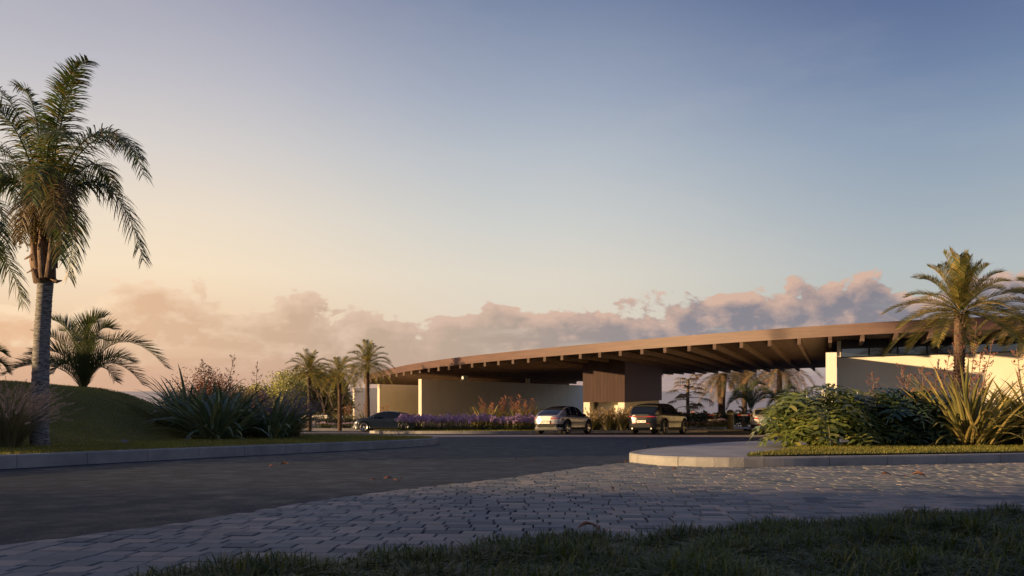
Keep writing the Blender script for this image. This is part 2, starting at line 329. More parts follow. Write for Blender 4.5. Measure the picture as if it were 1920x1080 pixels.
MT = {
 'asphalt': pmat('asphalt', nodes=asphalt, spec=.16),
 'paver': pmat('paver', rough=.7, nodes=paverm, spec=.22),
 'joint': noisy('joint_sand', (.012, .012, .014), (.026, .025, .025), 8, .9),
 'band': pmat('paver_band', rough=.75, nodes=seam),
 'lawn': pmat('lawn_soil', rough=.9, nodes=grassground((.11, .112, .018), (.16, .145, .030), (.21, .165, .05)), spec=.2),
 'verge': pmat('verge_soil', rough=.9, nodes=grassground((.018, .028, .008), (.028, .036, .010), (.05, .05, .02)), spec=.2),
 'earth': noisy('earth', (.055, .050, .026), (.09, .078, .04), .4, .95),
 'mulch': noisy('mulch', (.035, .026, .018), (.07, .05, .032), 9, .95, 30, .8, .02),
 'concrete': pmat('concrete', rough=.8, nodes=conc, spec=.35),
 'walk': noisy('walk_concrete', (.24, .23, .22), (.34, .325, .30), 1.6, .62, 60, .3, .004, spec=.5),
 'plaster': pmat('plaster', rough=.85, nodes=plaster, spec=.3),
 'fascia': pmat('fascia_metal', rough=.55, nodes=wood((.072, .036, .028), (.104, .053, .041), (.5, .5, 7)), spec=.4),
 'roof': noisy('roof_sheet', (.16, .125, .10), (.22, .17, .14), .5, .7),
 'beam': pmat('beam_wood', rough=.65, nodes=wood((.085, .055, .042), (.14, .092, .070), (1.5, 1.5, 9)), spec=.35),
 'deck': pmat('soffit_wood', rough=.7, nodes=wood((.075, .045, .034), (.12, .075, .056), (7, 1.2, 1)), spec=.3),
 'clad': pmat('cladding_wood', rough=.5, nodes=wood((.046, .023, .018), (.066, .034, .026), (3.5, 3.5, .25)), spec=.4),
 'trim': pmat('dark_trim', (.02, .018, .016), .4),
 'glass': pmat('clerestory_glass', (.03, .04, .05), .04, spec=1.0, metal=0, coat=1),
 'sea': pmat('sea_water', rough=.35, nodes=seam_sea, spec=.5),
 'trunk_date': noisy('date_trunk', (.06, .038, .025), (.16, .10, .065), 14, .85, 30, .8, .02),
 'trunk_queen': noisy('queen_trunk', (.055, .055, .055), (.30, .285, .265), 7, .8, 20, .8, .015, stretch=(1.2, 1.2, 6)),
 'boot': noisy('palm_boots', (.09, .06, .04), (.25, .16, .11), 6, .85, 20, .6, .02, stretch=(4, 4, 1)),
 'bark': noisy('bark', (.07, .05, .035), (.16, .12, .09), 12, .9, 30, .8, .02),
 'frond_queen': leafmat('queen_frond', (.035, .065, .020), (.085, .115, .035), .38, .28, (.22, .13, .05)),
 'frond_dead': leafmat('dead_frond', (.09, .065, .028), (.15, .105, .045), .6, .2, (.22, .15, .07)),
 'frond_date': leafmat('date_frond', (.095, .115, .035), (.21, .19, .055), .42, .38, (.50, .30, .08)),
 'frond_dark': leafmat('young_frond', (.045, .065, .025), (.085, .10, .045), .42, .25),
 'frond_far': leafmat('far_frond', (.09, .10, .045), (.20, .14, .07), .6, .3, (.38, .17, .08)),
 'flax': leafmat('flax_leaf', (.07, .105, .04), (.135, .17, .075), .36, .12, (.24, .22, .07)),
 'flax_dark': leafmat('flax_dark_leaf', (.10, .14, .078), (.17, .215, .12), .32, .14, (.34, .34, .14)),
 'flax_gold': leafmat('flax_gold_leaf', (.13, .13, .045), (.28, .24, .08), .38, .25, (.52, .38, .13)),
 'philo': leafmat('philodendron_leaf', (.085, .12, .030), (.18, .21, .055), .30, .30, (.34, .31, .09), spec=.5),
 'philo_blue': leafmat('bluish_leaf', (.030, .065, .042), (.055, .10, .06), .34, .15, (.10, .14, .06), spec=.5),
 'shrub': leafmat('shrub_leaf', (.045, .065, .022), (.10, .12, .04), .5, .25, (.17, .16, .06)),
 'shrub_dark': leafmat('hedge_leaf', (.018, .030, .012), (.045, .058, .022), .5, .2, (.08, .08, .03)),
 'shrub_olive': leafmat('olive_leaf', (.12, .14, .06), (.21, .21, .10), .6, .3, (.30, .27, .15)),
 'shrub_pale': leafmat('pale_shrub_leaf', (.20, .21, .08), (.38, .37, .18), .5, .4, (.66, .62, .42)),
 'shrub_red': leafmat('reddish_shrub_leaf', (.13, .060, .042), (.24, .115, .085), .6, .3, (.34, .18, .14)),
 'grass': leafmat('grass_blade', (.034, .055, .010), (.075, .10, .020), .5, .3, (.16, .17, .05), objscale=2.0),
 'lawnblade': leafmat('lawn_blade', (.125, .135, .020), (.20, .19, .036), .55, .35, (.30, .24, .07), objscale=.8),
 'tuft': leafmat('tuft_leaf', (.10, .105, .05), (.19, .165, .09), .6, .25, (.24, .19, .11)),
 'plume': leafmat('plume', (.42, .29, .27), (.60, .43, .40), .8, .4, (.72, .56, .50)),
 'plume_cream': leafmat('cream_plume', (.36, .27, .18), (.52, .40, .28), .8, .3, (.65, .52, .38)),
 'plume_lilac': leafmat('lilac_plume', (.18, .13, .21), (.30, .22, .33), .8, .35, (.42, .30, .42)),
 'agap': leafmat('agapanthus_bloom', (.46, .30, .62), (.66, .47, .78), .6, .45, (.80, .64, .86)),
 'pinkbloom': leafmat('pink_bloom', (.42, .22, .30), (.62, .36, .42), .6, .3, (.72, .52, .52)),
 'lilacbloom': leafmat('lilac_bloom', (.30, .20, .42), (.48, .34, .56), .6, .3, (.62, .46, .60)),
 'coral': leafmat('coral_bloom', (.40, .13, .09), (.52, .21, .13), .6, .25, (.60, .34, .20)),
 'rosebloom': leafmat('rose_bloom', (.30, .13, .105), (.42, .20, .16), .6, .25, (.50, .30, .23)),
 'stalk': noisy('flower_stalk', (.16, .085, .055), (.24, .15, .09), 12, .7),
 'fruit': leafmat('palm_fruit', (.18, .15, .05), (.34, .26, .09), .5, .05, (.46, .30, .12)),
 'spathe': noisy('spathe', (.14, .055, .035), (.24, .10, .06), 5, .7),
 'deadleaf': leafmat('dead_leaf', (.15, .075, .045), (.24, .11, .065), .6, .15, (.22, .15, .10)),
 'stone': noisy('stone', (.12, .12, .125), (.20, .195, .19), 8, .8, 25, .6, .02),
 'rubber': pmat('rubber', (.016, .016, .017), .75),
 'rim': pmat('alloy', (.50, .48, .46), .28, 1.0),
 'rim_dark': pmat('dark_alloy', (.10, .10, .105), .3, .9),
 'carglass': pmat('car_glass', (.008, .011, .015), .05, spec=.4, coat=0),
 'blackplastic': pmat('black_plastic', (.010, .010, .011), .6, spec=.2),
 'paint_silver': pmat('silver_paint', (.30, .295, .29), .33, .5, spec=.4, coat=.4),
 'paint_black': pmat('black_paint', (.006, .007, .009), .28, 0, spec=.35, coat=.25),
 'paint_champagne': pmat('champagne_paint', (.27, .25, .215), .34, .4, spec=.4, coat=.4),
 'paint_blue': pmat('blue_grey_paint', (.008, .015, .028), .28, .0, spec=.3, coat=.25),
 'redlens': pmat('red_lens', (.30, .012, .012), .15, coat=1),
 'clearlens': pmat('clear_lens', (.75, .75, .72), .08, .6, coat=1),
 'plate': pmat('plate', (.72, .70, .60), .4),
 'platetext': pmat('plate_character', (.03, .03, .05), .5),
 'platedark': pmat('blue_plate', (.06, .10, .18), .4),
 'boomred': pmat('boom_red', (.62, .06, .03), .45),
 'boomwhite': pmat('boom_white', (.75, .60, .55), .45),
 'bollard': noisy('bollard_paint', (.20, .18, .10), (.26, .23, .13), 5, .6),
}
def lampm(T, p):
    p.inputs['Base Color'].default_value = (1, .8, .5, 1); p.inputs['Emission Color'].default_value = (1, .72, .38, 1); p.inputs['Emission Strength'].default_value = 1.3
MT['lamp'] = pmat('lit_lamp', nodes=lampm)
def lensm(T, p):
    p.inputs['Base Color'].default_value = (.6, .55, .35, 1)
MT['bollens'] = pmat('bollard_lens', rough=.3, nodes=lensm)
# ================================================================ TERRAIN
def G(X, Y): return -(0.67+0.037*Y)                 # the whole site falls gently away towards the sea
def gp(px, py, up=0.0):                             # photo pixel of a point on the site -> ground point
    Y = (0.67-up)/((py-HZ)/F-0.037); return ((px-960)/F*Y, Y)
def at(px, py, Y): return Vector(((px-960)/F*Y, Y, -(py-HZ)/F*Y))
def mound(X, Y):
    b = 1.60*sst((-8.9-X)/4.9)*sst((Y-14.5)/9)*sst((34-Y)/6)
    b += 2.9*sst((-.62*Y-2.2-X)/11)*sst((Y-9)/4)*sst((35-Y)/7)  # unseen extra rise left of the view, shaped to shade lawn and road
    b += 4.4*sst((-13-X)/10)*sst((Y+16)/5)*sst((1.0-Y)/4)  # second unseen rise, added so the near paving lies in shade
    return b
def lawn_z(X, Y): return G(X, Y)+.20+mound(X, Y)+.03*mnoise.noise(Vector((X*.6, Y*.6, 0)))*min(1, max(0, mound(X, Y)*2))
def grid_mesh(name, mat, xs, ys, zf, smooth=True):
    V = np.array([(x, y, zf(x, y)) for y in ys for x in xs]); nx = len(xs)
    Fq = np.array([(j*nx+i, j*nx+i+1, (j+1)*nx+i+1, (j+1)*nx+i) for j in range(len(ys)-1) for i in range(nx-1)])
    return np_mesh(name, V, Fq, mat, smooth)
def base_z(x, y):
    if y < 165: return G(x, y)-.03
    return G(x, 165)-.03-(y-165)*.55
o = grid_mesh('ground', MT['earth'], list(np.linspace(-260, 260, 27)), [-90, -40, -10, 10, 30, 50, 70, 90, 110, 130, 150, 165, 180, 200, 240], base_z); tag(o, kind='structure')
o = grid_mesh('sea', MT['sea'], list(np.linspace(-45000, 45000, 31)), list(np.geomspace(150, 52000, 24)), lambda x, y: -26.0); tag(o, kind='structure')
o = grid_mesh('road', MT['asphalt'], list(np.linspace(-60, 70, 27)), list(np.linspace(1, 72, 30)), lambda x, y: G(x, y)); tag(o, kind='structure')
# light paver band across the road in front of the parked cars
m = MB()
m.add([(-30, 38.4, G(0, 38.4)+.006), (24, 38.6, G(0, 38.6)+.006), (24, 45.0, G(0, 45.0)+.006), (-30, 46.0, G(0, 46.0)+.006)], [(0, 1, 2, 3)])
tag(m.build('paved_strip', MT['band']), kind='structure')
m = MB()
m.add([(-40, 56.5, G(0, 56.5)+.006), (-8.6, 53.4, G(0, 53.4)+.006), (-8.6, 56.4, G(0, 56.4)+.006), (-40, 62, G(0, 62)+.006)], [(0, 1, 2, 3)])
tag(m.build('paved_path', MT['band']), kind='structure')
m = MB()
m.add([(-40, 78, G(0, 78)+.006), (-6, 62.5, G(0, 62.5)+.006), (60, 62.5, G(0, 62.5)+.006), (60, 112, G(0, 112)+.006), (-40, 112, G(0, 112)+.006)], [(0, 1, 2, 3, 4)])
tag(m.build('forecourt', MT['band']), kind='structure')  # pale paving added under the roof to bounce light onto the walls
# ---- curves
def smooth_curve(pts, step=.25, closed=False):
    P = [Vector((p[0], p[1])) for p in pts]; out = []; n = len(P)
    for i in range(n if closed else n-1):
        a, b = P[i], P[(i+1) % n]; pa = P[(i-1) % n] if closed or i > 0 else a*2-b; nb = P[(i+2) % n] if closed or i+2 < n else b*2-a
        k = max(1, int((b-a).length/step))
        for j in range(k):
            t = j/k
            out.append(tuple(.5*((2*a)+(-pa+b)*t+(2*pa-5*a+4*b-nb)*t*t+(-pa+3*a-3*b+nb)*t*t*t)))
    if not closed: out.append(tuple(P[-1]))
    return out
def inside(poly, x, y):
    c = False; j = len(poly)-1
    for i in range(len(poly)):
        xi, yi = poly[i]; xj, yj = poly[j]
        if (yi > y) != (yj > y) and x < (xj-xi)*(y-yi)/(yj-yi)+xi: c = not c
        j = i
    return c
def offset(curve, d):                # to the left of travel
    out = []
    for i, p in enumerate(curve):
        a = curve[max(i-1, 0)]; b = curve[min(i+1, len(curve)-1)]
        t = Vector((b[0]-a[0], b[1]-a[1])); t.normalize(); out.append((p[0]-t.y*d, p[1]+t.x*d))
    return out
def kerb(name, curve, w, h, mat, joint=1.0, side=1):
    """kerb stones following a curve; the road face is on the curve, the body to its left"""
    m = MB(); L = 0; n = len(curve); inner = offset(curve, w*side); e1 = offset(curve, .018*side)
    s = 0; segs = []
    for i in range(n):
        x, y = curve[i]; xi, yi = inner[i]; xe, ye = e1[i]; z = G(x, y)
        segs.append([(x, y, z-.05), (x, y, z+h-.02), (xe, ye, z+h), (xi, yi, z+h), (xi, yi, z-.05)])
    start = 0; acc = 0
    for i in range(1, n):
        acc += math.dist(curve[i], curve[i-1])
        if acc >= joint or i == n-1:
            rings = segs[start:i+1]; b = len(m.v); k = 5
            # a 6 mm open joint: pull the last ring back a little
            last = rings[-1]; prev = rings[-2]; q = .011/max(.01, math.dist(last[0], prev[0]))
            rings = rings[:-1]+[[tuple(Vector(l)*(1-q)+Vector(p)*q) for l, p in zip(last, prev)]]
            for r_ in rings: m.v.extend(r_)
            for a in range(len(rings)-1):
                for j in range(k-1): m.f.append((b+a*k+j, b+a*k+j+1, b+(a+1)*k+j+1, b+(a+1)*k+j) if side > 0 else (b+a*k+j, b+(a+1)*k+j, b+(a+1)*k+j+1, b+a*k+j+1))
            m.f.append(tuple(b+j for j in range(k))); m.f.append(tuple(b+(len(rings)-1)*k+j for j in range(k-1, -1, -1)))
            start = i; acc = 0
    o = m.build(name, mat); return o
# ---- left lawn and its kerb
Lfront = smooth_curve([(-15, -14), (-12.6, -4), (-10.4, 3), (-8.7, 8), (-7.35, 12.2), (-5.75, 16.3), (-4.0, 20.2), (-2.85, 23.1), (-2.35, 25.3), (-2.35, 27.0), (-2.9, 28.8), (-4.6, 30.9), (-8.6, 34.3), (-20, 42.5), (-60, 60)], .3)
tag(kerb('kerb', Lfront, .16, .20, MT['concrete'], 1.0), 'long weathered grey concrete kerb round the left lawn and its pointed end', 'kerb')
inn = offset(Lfront, .15)
pt = [i for i, p in enumerate(inn) if p[1] > 26][0]
front = inn[:pt+1]; back = inn[pt:][::-1]
def resample(c, n):
    L = [0]
    for i in range(1, len(c)): L.append(L[-1]+math.dist(c[i], c[i-1]))
    return [(float(np.interp(t*L[-1], L, [p[0] for p in c])), float(np.interp(t*L[-1], L, [p[1] for p in c]))) for t in np.linspace(0, 1, n)]
nu = 160; fr = resample(front, nu)
fr = [(min(p[0], 0) if False else p[0], p[1]) for p in fr]
m = MB(); nv = 90
for i in range(nu):                   # rows run to the left from the front edge to the far-left edge of the site
    x0, y0 = fr[i]; yb = 60 if False else None
    t = i/(nu-1)
    for j in range(nv):
        s = (j/(nv-1))**1.6
        # far boundary: for this row walk along the back curve
        bx, by = -75, -16+t*76
        X = x0+(bx-x0)*s; Y = y0+(by-y0)*s
        m.v.append((X, Y, lawn_z(X, Y)-.012*(1 if s == 0 else 0)))
for i in range(nu-1):
    for j in range(nv-1): m.f.append((i*nv+j, (i+1)*nv+j, (i+1)*nv+j+1, i*nv+j+1))
# fill towards the back edge
bk = resample(inn[pt:], nu)
b0 = len(m.v)
for i in range(nu):
    x1, y1 = bk[i]; t = i/(nu-1)
    tx, ty = fr[-1]; X0 = tx+(-75-tx)*t**1.3; Y0 = ty+(60-ty)*t**1.3
    for j in range(8):
        s = j/7; X = X0+(x1-X0)*s; Y = Y0+(y1-Y0)*s; m.v.append((X, Y, lawn_z(X, Y)-.004))
for i in range(nu-1):
    for j in range(7): m.f.append((b0+i*8+j, b0+i*8+j+1, b0+(i+1)*8+j+1, b0+(i+1)*8+j))
tag(m.build('lawn', MT['lawn'], smooth=True), kind='structure')
# ---- right island: concrete walk, grass, bed
IS_H = .16
Ris = smooth_curve([(46, 47), (25, 38), (13, 30), (7.25, 24.2), (5.1, 21.4), (3.35, 18.2), (2.4, 16.0), (2.02, 14.7), (2.02, 13.7), (2.3, 12.95), (2.95, 12.5), (3.7, 12.5), (5.3, 12.95), (8.6, 14.1), (13, 15.9), (30, 23), (50, 32)], .2)
tag(kerb('kerb', Ris, .15, IS_H, MT['concrete'], 1.0), 'pale rough concrete kerb rounding the near tip of the right hand island', 'kerb')
ri = offset(Ris, .145)
m = MB(); m.prism([tuple(p) for p in ri], lambda x, y: G(x, y)-.02, lambda x, y: G(x, y)+IS_H-.004)
tag(m.build('pavement', MT['walk']), kind='structure')
gi = [(3.55, 12.80), (5.3, 13.18), (8.6, 14.33), (13, 16.15), (30, 23.3), (50, 32.3), (46, 44), (25, 35.5), (12.5, 26), (8.9, 22.0), (6.4, 18.3), (4.9, 15.4)]
gi = smooth_curve(gi, .4, True)
m = MB(); m.prism(gi, lambda x, y: G(x, y)+IS_H-.03, lambda x, y: G(x, y)+IS_H+.025)
tag(m.build('verge', MT['verge']), kind='structure')
# ---- paved forecourt of interlocking stone setts
pc = [gp(-120, 1052), gp(0, 1030), gp(170, 1008), gp(350, 983), gp(500, 958), gp(650, 935), gp(800, 916), gp(950, 899), gp(1060, 883), gp(1130, 874), gp(1190, 868)]
edge = smooth_curve(pc, .2)
paved = edge+[(2.0, 14.4), (2.3, 12.9), (2.95, 12.45), (3.7, 12.44), (5.3, 12.9), (8.6, 14.05), (13, 15.85), (24, 20.4), (24, 1.5), (-4.2, 1.5), (-4.2, 3.6)]
m = MB(); m.prism(paved, lambda x, y: G(x, y)-.02, lambda x, y: G(x, y)+.005)
tag(m.build('paving_bed', MT['joint']), kind='structure')
rng = random.Random(5)
def clamp_edge(x, y):
    if inside(paved, x, y): return x, y
    best = min(edge, key=lambda p: (p[0]-x)**2+(p[1]-y)**2)
    i = edge.index(best); o_ = (x, y); bd = 1e9
    for j in (i-1, i):
        if 0 <= j < len(edge)-1:
            a_, b_ = Vector(edge[j]), Vector(edge[j+1]); d = b_-a_; t = max(0, min(1, (Vector((x, y))-a_).dot(d)/max(1e-9, d.length_squared))); q = a_+d*t
            if (q-Vector((x, y))).length < bd: bd = (q-Vector((x, y))).length; o_ = (q.x, q.y)
    return o_ if bd < .16 else None
m = MB(); cs, sn = math.cos(R(-3)), math.sin(R(-3)); pd = .152
for r_ in range(-10, 118):
    u = -8-rng.random()*.2; v = r_*pd
    while u < 19:
        pw = rng.choice((.135, .165, .165, .195, .225)); u0 = u; u += pw
        uc = u0+pw/2; X = uc*cs-v*sn-1.0; Y = uc*sn+v*cs+1.6
        if X > 17 or Y < 2.6 or X < -6: continue
        hw = pw/2-rng.uniform(.004, .0095); hd = pd/2-rng.uniform(.002, .0045)
        hz = rng.gauss(0, .0012); tx = rng.gauss(0, .005); ty = rng.gauss(0, .006); rot = rng.gauss(0, .006)
        corners = []
        for (fx, fy) in ((-1, -1), (1, -1), (1, 1), (-1, 1)):
            a_ = fx*hw+rng.gauss(0, .0015); e_ = fy*hd
            a_, e_ = a_*math.cos(rot)-e_*math.sin(rot), a_*math.sin(rot)+e_*math.cos(rot); corners.append((X+a_*cs-e_*sn, Y+a_*sn+e_*cs, a_, e_))
        ins = [inside(paved, c[0], c[1]) for c in corners]
        if not any(ins): continue
        if not all(ins):
            if min(X, 3) < 2.2 and not inside(paved, X, Y) and sum(ins) < 2: continue
            if X > 1.9 and Y > 11: 
                if not inside(paved, X, Y): continue
            else:
                cc_ = [clamp_edge(c[0], c[1]) for c in corners]
                if None in cc_: continue
                corners = [(*q_, c[2], c[3]) for q_, c in zip(cc_, corners)]
        ar_ = abs(sum(corners[k_][0]*corners[(k_+1) % 4][1]-corners[(k_+1) % 4][0]*corners[k_][1] for k_ in range(4)))/2
        if ar_ < .008: continue
        b = len(m.v); zz = .020; cx_ = sum(c[0] for c in corners)/4; cy_ = sum(c[1] for c in corners)/4
        for q in (1, 0):
            for c in corners:
                k = 1.0 if q else 1-.0035/max(.03, math.dist((c[0], c[1]), (cx_, cy_)))*1.4
                wx = cx_+(c[0]-cx_)*k; wy = cy_+(c[1]-cy_)*k; m.v.append((wx, wy, G(wx, wy)+zz+hz+c[2]*tx+c[3]*ty-(.003 if q else 0)))
        for (i, j) in ((0, 1), (1, 2), (2, 3), (3, 0)): m.f.append((b+i, b+j, b+4+j, b+4+i))
        m.f.append((b+4, b+5, b+6, b+7))
        for (i, j) in ((0, 1), (1, 2), (2, 3), (3, 0)):
            p, q = m.v[b+i], m.v[b+j]; k = len(m.v); m.v.append((q[0], q[1], q[2]-.03)); m.v.append((p[0], p[1], p[2]-.03)); m.f.append((b+j, b+i, k+1, k))
tag(m.build('cobbled_paving', MT['paver']), kind='structure')
# ================================================================ GRASS
def blades(name, mat, P, H, W, rng_, lean=.5, seg=3):
    """P (n,3) roots; arched tapered blades as one mesh"""
    n = len(P); H = np.asarray(H); W = np.asarray(W)
    th = rng_.uniform(0, 2*np.pi, n); ln = rng_.uniform(.1, lean, n)*H*1.3
    d = np.stack([np.cos(th), np.sin(th), np.zeros(n)], 1); s = np.stack([-np.sin(th+rng_.normal(0, .5, n)), np.cos(th), np.zeros(n)], 1)
    V = np.zeros((n, seg*2+1, 3)); 
    for k in range(seg):
        t = k/seg; c = P+d*(ln*t*t)[:, None]; c[:, 2] += H*(t-.28*t*t*(ln/H))
        w = W*(1-.55*t)
        V[:, 2*k] = c-s*(w*.5)[:, None]; V[:, 2*k+1] = c+s*(w*.5)[:, None]
    c = P+d*ln[:, None]; c[:, 2] += H*(1-.28*(ln/H)); V[:, 2*seg] = c
    base = (np.arange(n)*(2*seg+1))[:, None]
    tris = []
    for k in range(seg-1):
        a = 2*k; tris += [(a, a+1, a+3), (a, a+3, a+2)]
    a = 2*(seg-1); tris.append((a, a+1, a+2))
    T = np.array(tris); Fq = (base[:, :, None]+T[None]).reshape(-1, 3)
    return np_mesh(name, V.reshape(-1, 3), Fq, mat)
nr = np.random.default_rng(3)
# near bank of rough grass in front of the camera
gcurve = [gp(150, 1115, .03), gp(330, 1088, .03), gp(520, 1068, .03), gp(700, 1046, .03), gp(900, 1030, .03), gp(1050, 1020, .03), gp(1200, 1012, .03), gp(1450, 994, .03), gp(1700, 976, .03), gp(1920, 966, .03), gp(2200, 952, .03), gp(2700, 935, .03)]
gcs = smooth_curve(gcurve, .1)
bank = gcs+[(14, 1.0), (-3.0, 1.0)]
def bank_z(x, y):
    dmin = min((x-p[0])**2+(y-p[1])**2 for p in gcs[::3])**.5
    return G(x, y)+.02+.05*sst(dmin/.9)+.03*mnoise.noise(Vector((x*1.4, y*1.4, 3)))
xs = list(np.linspace(-3.5, 14, 90)); ys = list(np.linspace(1.0, 9.5, 60))
m = MB(); idx = {}
for j, y in enumerate(ys[:-1]):
    for i, x in enumerate(xs[:-1]):
        if not inside(bank, (x+xs[i+1])/2, (y+ys[j+1])/2): continue
        q = []
        for (a, b) in ((i, j), (i+1, j), (i+1, j+1), (i, j+1)):
            if (a, b) not in idx: idx[(a, b)] = len(m.v); m.v.append((xs[a], ys[b], bank_z(xs[a], ys[b])))
            q.append(idx[(a, b)])
        m.f.append(tuple(q))
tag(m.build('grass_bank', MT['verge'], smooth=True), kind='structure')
def scatter(n, poly, x0, x1, y0, y1, zf, rs, dens=None):
    P = []
    while len(P) < n:
        x = rs.uniform(x0, x1); y = rs.uniform(y0, y1)
        if dens and rs.random() > dens(x, y): continue
        if inside(poly, x, y): P.append((x, y, zf(x, y)))
    return np.array(P)
rs = random.Random(11)
pre = [(p[0], p[1]+rs.uniform(-.02, .05)) for p in gcs]
bankg = pre+[(14, 1.0), (-3.0, 1.0)]
zc = {}
def bank_zq(x, y):
    k = (round(x*8), round(y*8))
    if k not in zc: zc[k] = bank_z(k[0]/8, k[1]/8)
    return zc[k]
def tuftd(x, y): return max(.12, min(1, .55+1.2*mnoise.noise(Vector((x*2.2, y*2.2, 7)))))*(1.0 if (x-(-.9)) < y*.75 else .15)
P = scatter(46000, bankg, -1.8, 6.2, 2.9, 7.6, bank_zq, rs, tuftd)
hh = np.array([.045+.060*max(0, .5+mnoise.noise(Vector((p[0]*2.2, p[1]*2.2, 7)))) for p in P])*nr.uniform(.6, 1.35, len(P))
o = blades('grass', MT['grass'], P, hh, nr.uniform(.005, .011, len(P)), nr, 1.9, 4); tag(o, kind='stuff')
# blades along the lawn on the left
def lawn_ok(x, y): return True
lp = [tuple(p) for p in fr]+[tuple(p) for p in bk]+[(-75, 60)]
lawnpoly = [tuple(p) for p in inn if p[1] > 9]+[(-60, 9)]
P = scatter(70000, lawnpoly, -21, -2, 10, 33, lawn_z, rs, lambda x, y: (1.0 if x > -.62*y-.6 else .0)*min(1, 14/y))
hh = nr.uniform(.025, .055, len(P)); hh *= np.where(nr.random(len(P)) < .04, 1.7, 1)
o = blades('lawn_grass', MT['lawnblade'], P, hh, nr.uniform(.008, .016, len(P)), nr, .8, 2); tag(o, kind='stuff')
P = scatter(30000, gi, 3.2, 13.5, 12.5, 20.5, lambda x, y: G(x, y)+IS_H+.02, rs, lambda x, y: .35+.65*min(1, 15/y)*(.4+max(0, .6+mnoise.noise(Vector((x*3, y*3, 1))))))
hh = nr.uniform(.025, .06, len(P)); o = blades('verge_grass', MT['lawnblade'], P, hh, nr.uniform(.006, .012, len(P)), nr, .9, 2); tag(o, kind='stuff')
# ---- planted island behind (lit kerb) and the other beds
def bed(name, poly, h, kmat, soil, kname, klabel, step=.3):
    c = smooth_curve(poly, step, True); c = c+[c[0]]
    k = kerb('kerb', c, .14, h, kmat, 1.0); tag(k, klabel, 'kerb')
    i2 = offset(c, .13)[:-1]
    mm = MB(); mm.prism(i2, lambda x, y: G(x, y)-.02, lambda x, y: G(x, y)+h-.006)
    tag(mm.build(name, soil), kind='structure'); return i2
bedA = bed('planting_bed', [(-8.45, 52.4), (-7.2, 51.2), (-2.7, 50.4), (1.4, 51.6), (5.2, 54.6), (12.2, 57.2), (12.2, 60.2), (-1, 62), (-7.6, 58.5), (-8.9, 54.2)], .16, MT['concrete'], MT['verge'], '', 'sunlit straight kerb in front of the violet agapanthus bed')
bedB = bed('flower_bed', [(-45, 73), (-30, 72), (-16, 72.2), (-10.6, 72.6), (-9.6, 74.5), (-12, 79), (-30, 84), (-50, 84)], .18, MT['concrete'], MT['mulch'], '', 'low kerb of the pink flower bed below the three palms')
bedC = bed('shrub_bed', [(12.6, 66.5), (16.2, 65.5), (18.2, 67), (18.6, 72), (13.5, 76)], .15, MT['concrete'], MT['mulch'], '', 'low kerb of the pink flower bed right of the black car')
bedD = bed('shrub_bed', [(18.4, 64.5), (20.5, 63), (30, 65), (33, 74), (20, 73)], .15, MT['concrete'], MT['mulch'], '', 'low kerb of the flower bed round the yellow bollard')
# blades on the kerbed verge in front of the agapanthus
P = scatter(12000, bedA, -8.5, 3, 50.4, 54.5, lambda x, y: G(x, y)+.15, rs)
tag(blades('verge_grass', MT['lawnblade'], P, nr.uniform(.05, .11, len(P)), nr.uniform(.02, .035, len(P)), nr, .7, 2), kind='stuff')
# ================================================================ PAVILION
TH = R(20.5); cT, sT = math.cos(TH), math.sin(TH)
def ab(a, b): return (a*cT+b*sT, -a*sT+b*cT)      # building grid: a across the beams, b along them
def px_to_b(a_, px):
    u = (px-960)/F; return a_*(cT+u*sT)/(u*cT-sT)
Q = 1.45
BX = [756.9, 771.5, 787.3, 804.1, 822.6, 842.1, 862.9, 885.6, 909.5, 934.8, 961.6, 990.3, 1021, 1053.4, 1088, 1124.6, 1163, 1203.7, 1246.7, 1292.2, 1339.9, 1390, 1442.9, 1498.3, 1556.3, 1617.5, 1680.9, 1746.7, 1815, 1885]
K0 = 24.03
raw = [(Q*(i-K0), px_to_b(Q*(i-K0), BX[i])) for i in range(len(BX)) if abs(i-K0) > 1.2]
ra = np.array([p[0] for p in raw]); rb = np.array([p[1] for p in raw])
cf = np.polyfit(ra/20, rb, 4)
def edge_b(a):                                     # front (curved) edge of the roof
    if a < ra[0]: 
        s0 = (np.polyval(cf, (ra[0]+.5)/20)-np.polyval(cf, ra[0]/20))/.5
        return float(np.polyval(cf, ra[0]/20)+s0*(a-ra[0])*1.0)
    if a > ra[-1]:
        s0 = (np.polyval(cf, ra[-1]/20)-np.polyval(cf, (ra[-1]-.5)/20))/.5
        return float(np.polyval(cf, ra[-1]/20)+s0*(a-ra[-1]))
    return float(np.polyval(cf, a/20))
TOPP = [(560, 740), (650, 712.5), (700, 699), (735, 690), (780, 681), (860, 670), (980, 656), (1060, 648.5), (1140, 642.6), (1260, 632), (1400, 620.3), (1500, 613), (1680, 602), (1800, 595.5), (1920, 591), (2100, 586)]
tpx = [p[0] for p in TOPP]; tpy = [p[1] for p in TOPP]
FT = .56                                            # fascia depth
def top_z(a):
    b = edge_b(a); X, Y = ab(a, b); px = X/Y*F+960
    return -(float(np.interp(px, tpx, tpy))-HZ)/F*Y
A0, A1 = -43.8, 14.0
aa = np.linspace(A0, A1, 200); tz = np.array([top_z(a) for a in aa]); zf = np.polyfit(aa/20, tz, 4)
def zt(a): return float(np.polyval(zf, a/20))
def back_b(a): return 112.0+(88-112)*(a+30)/27 if a < -3 else 88-(a+3)*1.0
def zback(a): return 2.20-1.45*sst((-28-a)/9)
def soff(a, b):                                     # underside of the roof deck
    zb_ = zt(a)-FT+.02; f = (b-edge_b(a))/max(5, back_b(a)-edge_b(a)); return zb_*(1-f)+zback(a)*f
pav = thing('pavilion', 'low modern pavilion with long curved brown roof on cream blade walls', 'building', (*ab(-5, 62), G(0, 60)))
pl = Matrix.Translation(-Vector(pav.location))
